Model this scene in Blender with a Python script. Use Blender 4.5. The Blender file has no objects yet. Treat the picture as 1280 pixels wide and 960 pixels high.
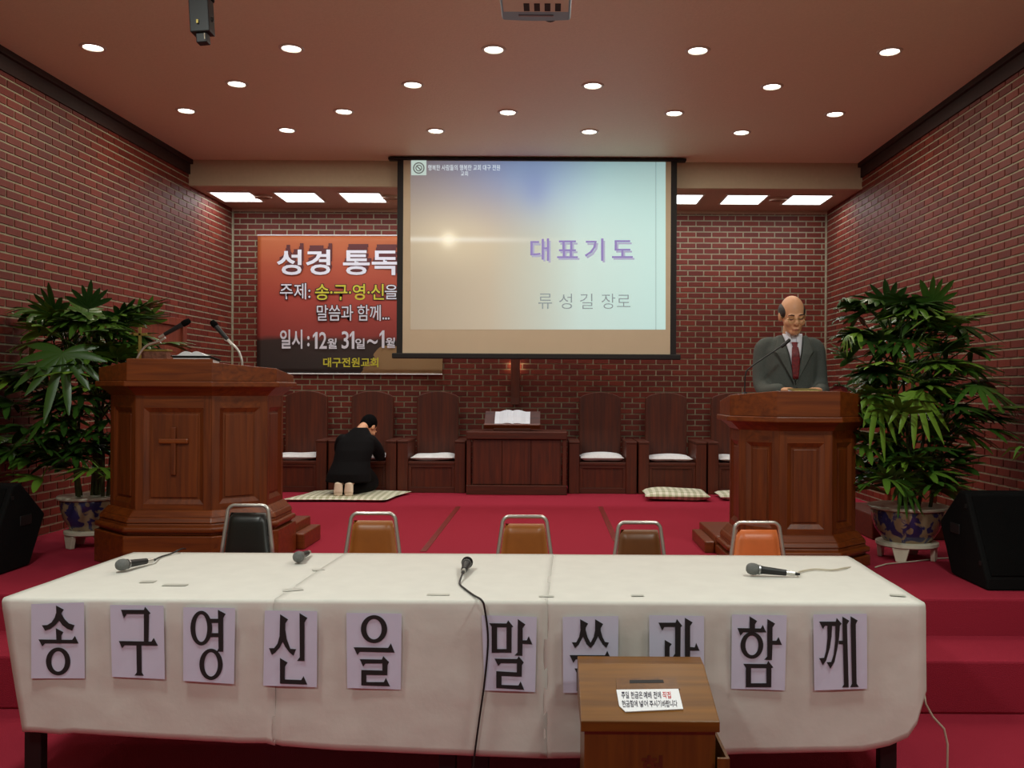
import bpy, bmesh, math, random
from mathutils import Vector, Matrix, noise

sc = bpy.context.scene
COL = sc.collection
PI = math.pi
# ------------------------------------------------------------------ camera, world, exposure
F, VX, VY, EYE = 1130.0, 686.0, 487.0, 1.57          # focal length and vanishing point measured in the 1280x960 photograph
ROLL = math.radians(0.3)
cam_data = bpy.data.cameras.new('camera')
cam = bpy.data.objects.new('camera', cam_data); COL.objects.link(cam)
cam.location = (0, 0, EYE); cam.rotation_euler = (PI/2, -ROLL, 0)
cam_data.sensor_width = 36; cam_data.lens = F/1280*36
cam_data.shift_x = -(VX-640)/1280; cam_data.shift_y = (VY-480)/1280
cam_data.clip_start = 0.05; cam_data.clip_end = 100
sc.camera = cam
world = bpy.data.worlds.new('world'); sc.world = world; world.use_nodes = True
world.node_tree.nodes['Background'].inputs[0].default_value = (0.92, 1.0, 0.95, 1)
world.node_tree.nodes['Background'].inputs[1].default_value = 0.07
sc.view_settings.view_transform = 'Standard'; sc.view_settings.look = 'None'
sc.view_settings.exposure = 0.0; sc.view_settings.gamma = 1.0; sc.view_settings.use_curve_mapping = False
W_HALL, W_DOWN, W_TUBE = 58.0, 6.0, 4.5             # lamp powers: hall floods, downlights, fluorescent panels
E_DOWN, E_TUBE = 8.0, 4.0                           # glow of the lamp faces

# ------------------------------------------------------------------ helpers
random.seed(7)
def unroll(px, py):
    u, v = px-VX, py-VY; c, s = math.cos(ROLL), math.sin(ROLL)
    return u*c+v*s, -u*s+v*c
def at(px, py, d):
    u, v = unroll(px, py)
    return Vector((u*d/F, d, EYE - v*d/F))
def on_level(px, py, z):                              # where the sight line meets a level surface
    u, v = unroll(px, py); d = (EYE-z)*F/v
    return Vector((u*d/F, d, z))
def on_plane(px, py, p0, n):
    u, v = unroll(px, py); r = Vector((u/F, 1, -v/F)); o = Vector((0, 0, EYE))
    return o + r*((p0-o).dot(n)/r.dot(n))
def lin(c):
    return tuple(((x/255)/12.92 if x/255 <= .04045 else ((x/255+.055)/1.055)**2.4) for x in c)
def rgb(*c): return (*lin(c), 1)

class MB:
    def __init__(s): s.v = []; s.f = []
    def add(s, vs, fs):
        n = len(s.v); s.v += [Vector(p) for p in vs]; s.f += [tuple(i+n for i in f) for f in fs]; return s
    def box(s, x0, x1, y0, y1, z0, z1, M=None):
        vs = [Vector(p) for p in ((x0,y0,z0),(x1,y0,z0),(x1,y1,z0),(x0,y1,z0),(x0,y0,z1),(x1,y0,z1),(x1,y1,z1),(x0,y1,z1))]
        if M: vs = [M @ p for p in vs]
        return s.add(vs, [(3,2,1,0),(4,5,6,7),(0,1,5,4),(1,2,6,5),(2,3,7,6),(3,0,4,7)])
    def prism(s, poly, z0, z1, poly2=None, M=None):    # outline in x,y counter-clockwise, extruded along z
        p2 = poly2 or poly; n = len(poly)
        g = lambda z, p: z(p) if callable(z) else z
        vs = [Vector((x, y, g(z0, (x, y)))) for x, y in poly]+[Vector((x, y, g(z1, (x, y)))) for x, y in p2]
        if M: vs = [M @ p for p in vs]
        return s.add(vs, [tuple(range(n-1, -1, -1)), tuple(range(n, 2*n))]+[(i, (i+1) % n, n+(i+1) % n, n+i) for i in range(n)])
    def sheet(s, pts):                                 # one flat face
        return s.add(pts, [tuple(range(len(pts)))])
    def lathe(s, prof, seg=32, M=None):
        vs = []; n = len(prof)
        for k in range(seg):
            a = 2*PI*k/seg
            vs += [Vector((r*math.cos(a), r*math.sin(a), z)) for r, z in prof]
        if M: vs = [M @ p for p in vs]
        fs = []
        for k in range(seg):
            k2 = (k+1) % seg
            for i in range(n-1): fs.append((k*n+i, k2*n+i, k2*n+i+1, k*n+i+1))
        fs.append(tuple(k*n for k in range(seg-1, -1, -1))); fs.append(tuple(k*n+n-1 for k in range(seg)))
        return s.add(vs, fs)
    def tube(s, pts, rad, seg=10, flat=1.0, up=None):
        pts = [Vector(p) for p in pts]; n = len(pts)
        rad = rad if isinstance(rad, (list, tuple)) else [rad]*n
        t0 = (pts[1]-pts[0]).normalized()
        nrm = Vector(up) if up else (Vector((0, 0, 1)) if abs(t0.z) < .9 else Vector((1, 0, 0)))
        nrm = (nrm - t0*nrm.dot(t0)).normalized(); vs = []
        for i, p in enumerate(pts):
            t = (pts[min(i+1, n-1)]-pts[max(i-1, 0)]).normalized()
            nrm = (nrm - t*nrm.dot(t)).normalized(); b = t.cross(nrm)
            r = rad[i]; ra, rb = (r if isinstance(r, tuple) else (r, r*flat))
            for k in range(seg):
                a = 2*PI*k/seg; vs.append(p + b*(math.cos(a)*ra) + nrm*(math.sin(a)*rb))
        fs = [(i*seg+k, i*seg+(k+1) % seg, (i+1)*seg+(k+1) % seg, (i+1)*seg+k) for i in range(n-1) for k in range(seg)]
        fs += [tuple(range(seg-1, -1, -1)), tuple((n-1)*seg+k for k in range(seg))]
        return s.add(vs, fs)
    def ell(s, c, r, M=None, nu=16, nv=10):
        vs = []; fs = []; c = Vector(c)
        for j in range(1, nv):
            b = PI*j/nv
            for k in range(nu):
                a = 2*PI*k/nu; vs.append(Vector((math.sin(b)*math.cos(a)*r[0], math.sin(b)*math.sin(a)*r[1], math.cos(b)*r[2]))+c)
        vs += [c+Vector((0, 0, r[2])), c-Vector((0, 0, r[2]))]
        if M: vs = [M @ p for p in vs]
        for j in range(nv-2):
            for k in range(nu): fs.append((j*nu+k, (j+1)*nu+k, (j+1)*nu+(k+1) % nu, j*nu+(k+1) % nu))
        T = (nv-1)*nu
        for k in range(nu):
            fs.append((T, k, (k+1) % nu)); fs.append((T+1, (nv-2)*nu+(k+1) % nu, (nv-2)*nu+k))
        return s.add(vs, fs)
    def mesh(s, name, off=None):
        m = bpy.data.meshes.new(name); o = Vector(off) if off is not None else Vector()
        m.from_pydata([tuple(p-o) for p in s.v], [], s.f); m.update(); return m
    def build(s, name, mat, parent=None, smooth=False, bevel=0, off=None, seg=2, loc=None):
        m = s.mesh(name, off)
        if bevel:
            bm = bmesh.new(); bm.from_mesh(m)
            bmesh.ops.recalc_face_normals(bm, faces=bm.faces)
            es = [e for e in bm.edges if len(e.link_faces) == 2 and e.calc_face_angle(0) > .5]
            bmesh.ops.bevel(bm, geom=es, offset=bevel, segments=seg, affect='EDGES', profile=.5, clamp_overlap=True)
            bm.to_mesh(m); bm.free()
        return link(name, m, mat, parent, smooth, loc)

def link(name, m, mat, parent=None, smooth=False, loc=None):
    if mat is not None: m.materials.clear(); m.materials.append(mat)
    if smooth:
        for p in m.polygons: p.use_smooth = True
        if smooth != 'all':
            try: m.set_sharp_from_angle(angle=math.radians(40))
            except Exception: pass
    o = bpy.data.objects.new(name, m); COL.objects.link(o)
    if parent is not None: o.parent = parent
    if loc is not None: o.location = loc
    return o
def thing(name, label, cat, loc=(0, 0, 0), rz=0, group=None):
    o = bpy.data.objects.new(name, None); COL.objects.link(o); o.empty_display_size = .1
    o.location = loc; o.rotation_euler = (0, 0, rz)
    return tag(o, label, cat, group)
def tag(o, label, cat=None, group=None, kind=None):
    if label: o['label'] = label
    if cat: o['category'] = cat
    if group: o['group'] = group
    if kind: o['kind'] = kind
    return o
def struct(o, label): return tag(o, label, None, None, 'structure')
def remesh(mb, name, voxel, smooth_it=4, off=None):
    m = mb.mesh(name+'_raw', off); o = bpy.data.objects.new('raw', m); COL.objects.link(o)
    r = o.modifiers.new('r', 'REMESH'); r.mode = 'VOXEL'; r.voxel_size = voxel
    sm = o.modifiers.new('s', 'SMOOTH'); sm.iterations = smooth_it; sm.factor = .5
    dg = bpy.context.evaluated_depsgraph_get()
    out = bpy.data.meshes.new_from_object(o.evaluated_get(dg)); out.name = name
    bpy.data.objects.remove(o); bpy.data.meshes.remove(m)
    return out
def text_mesh(body, size=1.0, bold=0.0, xs=1.0, align='LEFT', spacing=1.0, shear=0):
    c = bpy.data.curves.new('t', 'FONT'); c.body = body; c.size = size; c.offset = bold; c.align_x = align
    c.space_character = spacing; c.resolution_u = 3; c.shear = shear
    o = bpy.data.objects.new('t', c); COL.objects.link(o)
    dg = bpy.context.evaluated_depsgraph_get()
    m = bpy.data.meshes.new_from_object(o.evaluated_get(dg))
    bpy.data.objects.remove(o); bpy.data.curves.remove(c)
    if xs != 1.0:
        for v in m.vertices: v.co.x *= xs
    return m
def fit_text(name, body, mat, parent, quad, off, bold=.02, spacing=1.0):
    """lettering laid into the quad (top-left, top-right, bottom-right, bottom-left), world points"""
    m = text_mesh(body, 1.0, bold, 1.0, 'LEFT', spacing)
    xs = [v.co.x for v in m.vertices]; ys = [v.co.y for v in m.vertices]
    x0, x1, y0, y1 = min(xs), max(xs), min(ys), max(ys); tl, tr, br, bl = [Vector(q) for q in quad]; off = Vector(off)
    for v in m.vertices:
        a, b = (v.co.x-x0)/(x1-x0), (v.co.y-y0)/(y1-y0)
        v.co = (bl.lerp(br, a)).lerp(tl.lerp(tr, a), b) - off
    # strokes of one glyph that overlap lie a hair apart, like layers of ink
    par = list(range(len(m.vertices)))
    def find(i):
        while par[i] != i: par[i] = par[par[i]]; i = par[i]
        return i
    for e in m.edges:
        a, b = find(e.vertices[0]), find(e.vertices[1])
        if a != b: par[a] = b
    ids = {}; nv = (br-bl).cross(tl-bl).normalized()
    for v in m.vertices: v.co += nv*(.0002*(ids.setdefault(find(v.index), len(ids)) % 5))
    m.name = name
    return link(name, m, mat, parent)

# ------------------------------------------------------------------ materials
def new_mat(name):
    m = bpy.data.materials.new(name); m.use_nodes = True
    nt = m.node_tree; b = nt.nodes['Principled BSDF']; return m, nt, b
def N(nt, t, **kw):
    n = nt.nodes.new(t)
    for k, v in kw.items(): setattr(n, k, v)
    return n
def ramp(nt, stops):
    r = N(nt, 'ShaderNodeValToRGB'); e = r.color_ramp.elements
    while len(e) < len(stops): e.new(0.5)
    for i, (p, c) in enumerate(stops): e[i].position = p; e[i].color = c
    return r
def plain(name, col, rough=.6, metal=0, vary=.12, scale=12, bump=0, spec=None, coat=0):
    m, nt, b = new_mat(name)
    tc = N(nt, 'ShaderNodeTexCoord'); nz = N(nt, 'ShaderNodeTexNoise')
    nz.inputs['Scale'].default_value = scale; nz.inputs['Detail'].default_value = 4
    nt.links.new(tc.outputs['Object'], nz.inputs['Vector'])
    c = rgb(*col)
    r = ramp(nt, [(.3, (*[x*(1-vary) for x in c[:3]], 1)), (.7, (*[min(1, x*(1+vary)) for x in c[:3]], 1))])
    nt.links.new(nz.outputs['Fac'], r.inputs['Fac']); nt.links.new(r.outputs['Color'], b.inputs['Base Color'])
    b.inputs['Roughness'].default_value = rough; b.inputs['Metallic'].default_value = metal
    if spec is not None: b.inputs['Specular IOR Level'].default_value = spec
    if coat: b.inputs['Coat Weight'].default_value = coat; b.inputs['Coat Roughness'].default_value = .2
    if bump:
        bp = N(nt, 'ShaderNodeBump'); bp.inputs['Strength'].default_value = bump; bp.inputs['Distance'].default_value = .01
        nt.links.new(nz.outputs['Fac'], bp.inputs['Height']); nt.links.new(bp.outputs['Normal'], b.inputs['Normal'])
    return m
def wood(name, dark, light, along='z', rough=.35, scale=1.0, coat=.25):
    m, nt, b = new_mat(name)
    tc = N(nt, 'ShaderNodeTexCoord'); mp = N(nt, 'ShaderNodeMapping')
    s = {'x': (2, 34, 34), 'y': (34, 2, 34), 'z': (34, 34, 2)}[along]
    mp.inputs['Scale'].default_value = [q*scale for q in s]
    nt.links.new(tc.outputs['Object'], mp.inputs['Vector'])
    n1 = N(nt, 'ShaderNodeTexNoise'); n1.inputs['Scale'].default_value = 1.0; n1.inputs['Detail'].default_value = 6; n1.inputs['Distortion'].default_value = .6
    nt.links.new(mp.outputs['Vector'], n1.inputs['Vector'])
    r = ramp(nt, [(.3, rgb(*dark)), (.72, rgb(*light))])
    nt.links.new(n1.outputs['Fac'], r.inputs['Fac']); nt.links.new(r.outputs['Color'], b.inputs['Base Color'])
    b.inputs['Roughness'].default_value = rough; b.inputs['Coat Weight'].default_value = coat; b.inputs['Coat Roughness'].default_value = .25
    bp = N(nt, 'ShaderNodeBump'); bp.inputs['Strength'].default_value = .08; bp.inputs['Distance'].default_value = .004
    nt.links.new(n1.outputs['Fac'], bp.inputs['Height']); nt.links.new(bp.outputs['Normal'], b.inputs['Normal'])
    return m
def glow(name, col, strength):
    m, nt, b = new_mat(name)
    b.inputs['Base Color'].default_value = (*col, 1); b.inputs['Emission Color'].default_value = (*col, 1)
    b.inputs['Emission Strength'].default_value = strength
    return m
M = {}
M['ceiling'] = plain('ceiling_paint', (226, 214, 188), .55, vary=.03, scale=60, bump=.25)
M['bulkhead'] = plain('bulkhead_paint', (190, 178, 150), .6, vary=.03, scale=30)
M['soffit'] = plain('soffit_paint', (178, 150, 128), .6, vary=.03, scale=60, bump=.2)
M['mortar'] = plain('mortar', (150, 144, 120), .95, vary=.15, scale=25, bump=.3)
M['carpet'] = plain('red_carpet', (156, 42, 60), .95, vary=.10, scale=220, bump=.5, spec=.1)
M['trim'] = wood('trim_wood', (34, 18, 13), (48, 26, 19), 'y', .75, 1.0, 0)
M['pulpit'] = wood('pulpit_wood', (88, 36, 8), (122, 57, 14), 'z', .42, 1.0, .12)
M['pulpit_h'] = wood('pulpit_wood_cross', (92, 38, 8), (130, 62, 16), 'x', .4, 1.0, .12)
M['throne'] = wood('throne_wood', (66, 22, 3), (98, 38, 6), 'z', .55, 1.0, .03)
M['throne_h'] = wood('throne_wood_cross', (62, 20, 3), (92, 35, 5), 'x', .55, 1.0, .03)
M['oak'] = wood('box_wood', (94, 56, 4), (124, 78, 10), 'x', .4, .8, .1)
M['oak_v'] = wood('box_wood_upright', (84, 48, 6), (112, 68, 12), 'z', .4, .8)
M['doorwood'] = wood('door_wood', (96, 40, 24), (128, 58, 34), 'z', .45)
M['black'] = plain('black_plastic', (16, 16, 17), .5, vary=.2)
M['dull_black'] = plain('black_cabinet', (9, 9, 9), .85, vary=.3, scale=90, bump=.2, spec=.15)
M['grille'] = plain('black_grille', (11, 11, 11), .95, vary=.35, scale=300, bump=.5, spec=.1)
M['chrome'] = plain('chrome', (205, 203, 196), .3, .75, .05)
M['steel'] = plain('grey_steel', (150, 150, 150), .35, .9, .08)
M['mic_mesh'] = plain('grey_wire_mesh', (112, 114, 112), .6, .3, .25, 400, .6)
M['brass'] = plain('brass', (168, 150, 84), .3, .8, .1)
M['white_cloth'] = plain('white_cotton', (226, 226, 224), .9, vary=.04, scale=40, bump=.25)
M['paper_cloth'] = plain('table_paper', (214, 212, 204), .75, vary=.03, scale=9, bump=.25)
M['paper'] = plain('printed_paper', (214, 217, 240), .7, vary=.015, scale=5)
M['label_paper'] = plain('label_paper', (232, 234, 238), .6, vary=.01)
M['ink'] = plain('black_ink', (30, 28, 30), .7, vary=.05)
M['ink_navy'] = plain('navy_ink', (38, 34, 58), .7, vary=.05)
M['ink_red'] = plain('red_ink', (196, 40, 44), .7, vary=.05)
M['tape'] = plain('clear_tape', (196, 196, 186), .3, vary=.08)
M['screen_black'] = plain('screen_border', (12, 12, 13), .7)
M['screen'] = plain('screen_fabric', (196, 184, 158), .9, vary=.015, scale=5)
M['skin'] = plain('skin', (220, 164, 124), .5, vary=.05, scale=20)
M['skin_dark'] = plain('skin_shade', (168, 110, 80), .6, vary=.05, scale=20)
M['lip'] = plain('lips', (160, 84, 70), .5)
M['hair'] = plain('black_hair', (6, 5, 5), .9, vary=.3, scale=60, bump=.4, spec=.1)
M['hair_grey'] = plain('dark_hair', (44, 38, 34), .6, vary=.3, scale=60, bump=.4)
M['suit_grey'] = plain('charcoal_suit', (84, 88, 84), .9, vary=.10, scale=160, bump=.15, spec=.2)
M['suit_lapel'] = plain('charcoal_lapel', (88, 92, 88), .9, vary=.10, scale=160, bump=.15, spec=.2)
M['suit_black'] = plain('black_suit', (14, 13, 14), .9, vary=.12, scale=120, bump=.15, spec=.15)
M['sock'] = plain('beige_socks', (232, 220, 196), .9, vary=.05)
M['shirt'] = plain('white_shirt', (222, 222, 232), .8, vary=.02)
M['leaf'] = None
M['soil'] = plain('soil', (40, 30, 22), .95, vary=.4, scale=60, bump=.6)
M['stem'] = plain('palm_stem', (70, 72, 36), .7, vary=.25)
M['ceramic'] = plain('white_glaze', (206, 198, 176), .3, vary=.05)
M['vinyl_black'] = plain('black_vinyl', (24, 25, 22), .35, vary=.1)
M['vinyl_tan'] = plain('tan_vinyl', (152, 88, 30), .4, vary=.08)
M['vinyl_brown'] = plain('brown_vinyl', (106, 62, 26), .4, vary=.08)
M['vinyl_orange'] = plain('orange_vinyl', (212, 112, 58), .4, vary=.06)
M['projector'] = plain('projector_grey', (130, 165, 180), .45, vary=.05)
M['down_glow'] = glow('downlight_glow', (1.0, .96, .86), E_DOWN)
M['tube_glow'] = glow('fluorescent_glow', (.93, .97, 1.0), E_TUBE)
M['lamp_trim'] = plain('white_lamp_trim', (206, 200, 186), .4, vary=.02)
M['strip_glow'] = glow('cross_backlight', (1.0, .74, .5), 3.0)
M['white_cable'] = plain('white_cable', (190, 180, 160), .5)
M['floor_tape'] = plain('worn_floor_tape', (120, 34, 30), .5, vary=.3, scale=30)

def brick_mat():
    m, nt, b = new_mat('fired_brick')
    at_ = N(nt, 'ShaderNodeAttribute'); at_.attribute_name = 'tone'
    r = ramp(nt, [(0, rgb(98, 33, 22)), (.5, rgb(111, 39, 26)), (1, rgb(124, 47, 30))])
    nt.links.new(at_.outputs['Fac'], r.inputs['Fac'])
    tc = N(nt, 'ShaderNodeTexCoord'); nz = N(nt, 'ShaderNodeTexNoise'); nz.inputs['Scale'].default_value = 45; nz.inputs['Detail'].default_value = 5
    nt.links.new(tc.outputs['Object'], nz.inputs['Vector'])
    mx = N(nt, 'ShaderNodeMixRGB', blend_type='MULTIPLY'); mx.inputs[0].default_value = .35
    nt.links.new(r.outputs['Color'], mx.inputs[1]); nt.links.new(nz.outputs['Fac'], mx.inputs[2])
    nt.links.new(mx.outputs[0], b.inputs['Base Color']); b.inputs['Roughness'].default_value = .6
    b.inputs['Specular IOR Level'].default_value = .35
    bp = N(nt, 'ShaderNodeBump'); bp.inputs['Strength'].default_value = .3; bp.inputs['Distance'].default_value = .003
    nt.links.new(nz.outputs['Fac'], bp.inputs['Height']); nt.links.new(bp.outputs['Normal'], b.inputs['Normal'])
    return m
M['brick'] = brick_mat()
def leaf_mat():
    m, nt, b = new_mat('palm_leaf')
    oi = N(nt, 'ShaderNodeObjectInfo'); r = ramp(nt, [(0, rgb(32, 58, 20)), (.6, rgb(60, 98, 32)), (1, rgb(112, 148, 48))])
    nt.links.new(oi.outputs['Random'], r.inputs['Fac']); nt.links.new(r.outputs['Color'], b.inputs['Base Color'])
    b.inputs['Roughness'].default_value = .35
    return m
M['leaf'] = leaf_mat()
def check_mat():                                      # green and white gingham
    m, nt, b = new_mat('gingham')
    tc = N(nt, 'ShaderNodeTexCoord'); sp = N(nt, 'ShaderNodeSeparateXYZ'); nt.links.new(tc.outputs['Object'], sp.inputs[0])
    def stripe(o):
        a = N(nt, 'ShaderNodeMath', operation='MULTIPLY'); a.inputs[1].default_value = 1/.062; nt.links.new(o, a.inputs[0])
        f = N(nt, 'ShaderNodeMath', operation='FRACT'); nt.links.new(a.outputs[0], f.inputs[0])
        g = N(nt, 'ShaderNodeMath', operation='GREATER_THAN'); g.inputs[1].default_value = .5; nt.links.new(f.outputs[0], g.inputs[0]); return g
    s1, s2 = stripe(sp.outputs['X']), stripe(sp.outputs['Y'])
    ad = N(nt, 'ShaderNodeMath', operation='ADD'); nt.links.new(s1.outputs[0], ad.inputs[0]); nt.links.new(s2.outputs[0], ad.inputs[1])
    dv = N(nt, 'ShaderNodeMath', operation='MULTIPLY'); dv.inputs[1].default_value = .5; nt.links.new(ad.outputs[0], dv.inputs[0])
    r = ramp(nt, [(0, rgb(226, 224, 206)), (.5, rgb(196, 196, 168)), (1, rgb(160, 162, 128))]); nt.links.new(dv.outputs[0], r.inputs['Fac'])
    nt.links.new(r.outputs['Color'], b.inputs['Base Color']); b.inputs['Roughness'].default_value = .9
    return m
M['gingham'] = check_mat()
def pot_mat():
    m, nt, b = new_mat('blue_painted_porcelain')
    tc = N(nt, 'ShaderNodeTexCoord'); mp = N(nt, 'ShaderNodeMapping'); mp.inputs['Scale'].default_value = (1, 1, .8)
    nt.links.new(tc.outputs['Object'], mp.inputs['Vector'])
    nz = N(nt, 'ShaderNodeTexNoise'); nz.inputs['Scale'].default_value = 13; nz.inputs['Detail'].default_value = 3; nz.inputs['Distortion'].default_value = 1.2
    nt.links.new(mp.outputs['Vector'], nz.inputs['Vector'])
    r = ramp(nt, [(.46, rgb(52, 48, 92)), (.52, rgb(150, 128, 100))]); nt.links.new(nz.outputs['Fac'], r.inputs['Fac'])
    nt.links.new(r.outputs['Color'], b.inputs['Base Color']); b.inputs['Roughness'].default_value = .2
    return m
M['pot'] = pot_mat()

# ------------------------------------------------------------------ the room
XL, XR, YB, YBULK = -3.675, 3.21, 10.46, 9.28
FLARE = .032                                           # the left wall opens slightly toward the hall
def xl(y): return XL-FLARE*(YB-y)
ZC, ZS, ZST, ZMID = 3.91, 3.645, .46, .26            # ceiling, soffit, stage floor, middle step
YSTG, YWING, YMID = 5.45, 4.85, 4.40
struct(MB().box(XL-.7, XR+.2, -4, YB+.2, -.1, 0).build('floor', M['carpet']), 'red carpeted hall floor in front of the stage')
st = MB().prism([(XL-.3, YWING), (-2.3, YWING), (-2.3, YSTG), (1.8, YSTG), (1.8, YWING), (XR, YWING), (XR, YB), (XL-.3, YB)], 0, ZST).build('stage', M['carpet'], bevel=.012)
struct(st, 'raised stage covered in red carpet')
for nm, a, b_, lb in (('step', XL-.3, -2.3, 'low red carpeted step beside the table end with the first lettered sheet'), ('step', 1.50, XR, 'low red carpeted step beside the table end with the hanging cable')):
    struct(MB().box(a, b_, YMID, YWING+.02, 0, ZMID).build(nm, M['carpet'], bevel=.012), lb)
struct(MB().box(XL-.7, XR+.2, -4, YBULK, ZC, ZC+.15).build('ceiling', M['ceiling']), 'pinkish brown textured ceiling with round downlights')
o = struct(MB().box(xl(YBULK)-.01, XR, YBULK, YBULK+.06, ZS, ZC).build('wall_bulkhead', M['bulkhead']), 'cream bulkhead beam spanning the stage ceiling')
o = struct(MB().box(xl(YBULK)-.01, XR, YBULK+.06, YB, ZS, ZS+.1).build('ceiling_soffit', M['soffit']), 'lowered ceiling over the back of the stage')

BL, BH, JT, PR = .182, .0640, .0125, .007
def brick_mesh(tone, w=BL-JT, h=BH-JT, p=PR):
    m = bpy.data.meshes.new('brick')
    m.from_pydata([(0,0,0),(w,0,0),(w,0,h),(0,0,h),(.002,-p,.002),(w-.002,-p,.002),(w-.002,-p,h-.002),(.002,-p,h-.002)], [],
                  [(4,5,6,7),(0,1,5,4),(1,2,6,5),(2,3,7,6),(3,0,4,7)])
    a = m.attributes.new('tone', 'FLOAT', 'POINT')
    for d in a.data: d.value = tone
    m.materials.append(M['brick']); return m
TONES = [brick_mesh(t) for t in (.1, .3, .45, .55, .7, .9)]
def brick_wall(wall, length, z0, z1, xf, pick, rnd):
    """wall: parent; xf maps (u along wall, out of wall, z) to the world; pick(u, z) gives a rank, smaller = built singly"""
    R = xf.to_3x3(); cells = []
    row = 0; z = z0
    while z < z1-.01:
        u = -BL/2 if row % 2 else 0
        while u < length-.012:
            a, b_ = max(u, 0)+JT/2, min(u+BL, length)-JT/2
            t, h = rnd.random(), min(BH, z1-z)-JT
            if b_-a > .02 and h > .012: cells.append((pick((a+b_)/2, z+BH/2) if (b_-a > .16 and h > .05) else 1e9, a, b_, z+JT/2, h, t))
            u += BL
        z += BH; row += 1
    cells.sort(key=lambda c: c[0])
    single = [c for c in cells[:300] if c[0] < 1e8]
    rest = cells[len(single):]
    for c in single:
        b_ = bpy.data.objects.new('brick', TONES[int(c[5]*6) % 6]); COL.objects.link(b_); b_.parent = wall
        b_.matrix_world = xf @ Matrix.Translation((c[1], 0, c[3]))
    vs, fs, tn = [], [], []
    for _, a, b_, z, h, t in rest:
        n = len(vs); p = PR
        for q in ((a,0,z),(b_,0,z),(b_,0,z+h),(a,0,z+h),(a+.002,-p,z+.002),(b_-.002,-p,z+.002),(b_-.002,-p,z+h-.002),(a+.002,-p,z+h-.002)):
            vs.append(tuple(xf @ Vector(q)))
        fs += [tuple(n+i for i in f) for f in ((4,5,6,7),(0,1,5,4),(1,2,6,5),(2,3,7,6),(3,0,4,7))]; tn += [t]*8
    m = bpy.data.meshes.new('brickwork'); m.from_pydata(vs, [], fs); m.update()
    a = m.attributes.new('tone', 'FLOAT', 'POINT'); a.data.foreach_set('value', tn)
    o = link('brickwork', m, M['brick'], wall); o['kind'] = 'stuff'
def px_of(p):
    x, y = VX+p.x/p.y*F, VY-(p.z-EYE)/p.y*F
    return x, y
rb = random.Random(3)
wl = struct(MB().prism([(XL-.25, YB), (xl(-4)-.25, -4), (xl(-4), -4), (XL, YB)], 0, ZC).build('wall_left', M['mortar']), 'red brick side wall behind the cross pulpit')
xf = Matrix.Translation((XL, YB, 0)) @ Matrix.Rotation(-math.atan(FLARE), 4, 'Z') @ Matrix(((0, -1, 0, 0), (1, 0, 0, 4.5-YB), (0, 0, 1, 0), (0, 0, 0, 1)))    # u -> +y, out(-v) -> +x
def pick_l(u, z):
    y = 4.5+u; px, py = px_of(Vector((xl(y), y, z)))
    if px < 3 or py < 70 or (py > 380 and px < 235) or (py > 600): return 1e9
    return y
brick_wall(wl, YB-4.5, ZST, ZC, xf, pick_l, rb)
wr = struct(MB().box(XR, XR+.2, -4, YB, 0, ZC).build('wall_right', M['mortar']), 'red brick side wall behind the preaching man')
xf = Matrix(((0, 1, 0, XR), (-1, 0, 0, YB), (0, 0, 1, 0), (0, 0, 0, 1)))     # u -> -y, out(-v) -> -x
def pick_r(u, z):
    y = YB-u; px, py = px_of(Vector((XR, y, z)))
    if px > 1277 or py < 70 or py > 605 or (py > 350 and px < 1235): return 1e9
    return y
brick_wall(wr, YB-4.5, ZST, ZC, xf, pick_r, rb)
wb = struct(MB().box(XL-.2, XR+.2, YB, YB+.2, 0, ZC).build('wall_back', M['mortar']), 'red brick back wall behind the screen and thrones')
xf = Matrix(((1, 0, 0, XL), (0, 1, 0, YB), (0, 0, 1, 0), (0, 0, 0, 1)))
def pick_b(u, z):
    px, py = px_of(Vector((XL+u, YB, z)))
    if 850 < px < 1028 and 272 < py < 488: return 480-py if px < 935 else 560-py
    return 1e9
brick_wall(wb, XR-XL, ZST, ZS, xf, pick_b, rb)
# crown trims and corner pieces
for k, (x0, x1, lb) in enumerate(((XL, XL+.03, 'dark wooden crown trim along the wall behind the cross pulpit'), (XR-.03, XR, 'dark wooden crown trim along the wall behind the preaching man'))):
    t = MB(); sgn = 1 if k == 0 else -1
    xa, xb = (xl(-4), xl(YBULK)) if k == 0 else (XR, XR)
    for w_, h_ in ((.022, .15), (.05, .045)): t.prism([(xa, -4), (xb, YBULK), (xb+sgn*w_, YBULK), (xa+sgn*w_, -4)][::(-1 if k == 0 else 1)], ZC-h_, ZC)
    struct(t.build('trim_%d' % (k+1), M['trim']), lb)
t = MB().box(XL, XR, YB-.025, YB, ZS-.035, ZS).build('trim_3', M['soffit']); struct(t, 'thin cornice where the back wall meets the lowered ceiling')
for k, (x, lb) in enumerate(((XL+.006, 'grey mortar strip in the corner beside the red banner'), (XR-.026, 'grey mortar strip in the corner behind the preaching man'))):
    struct(MB().box(x, x+.02, YB-.022, YB-.004, ZST, ZS).build('trim_%d' % (k+4), M['mortar']), lb)

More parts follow.
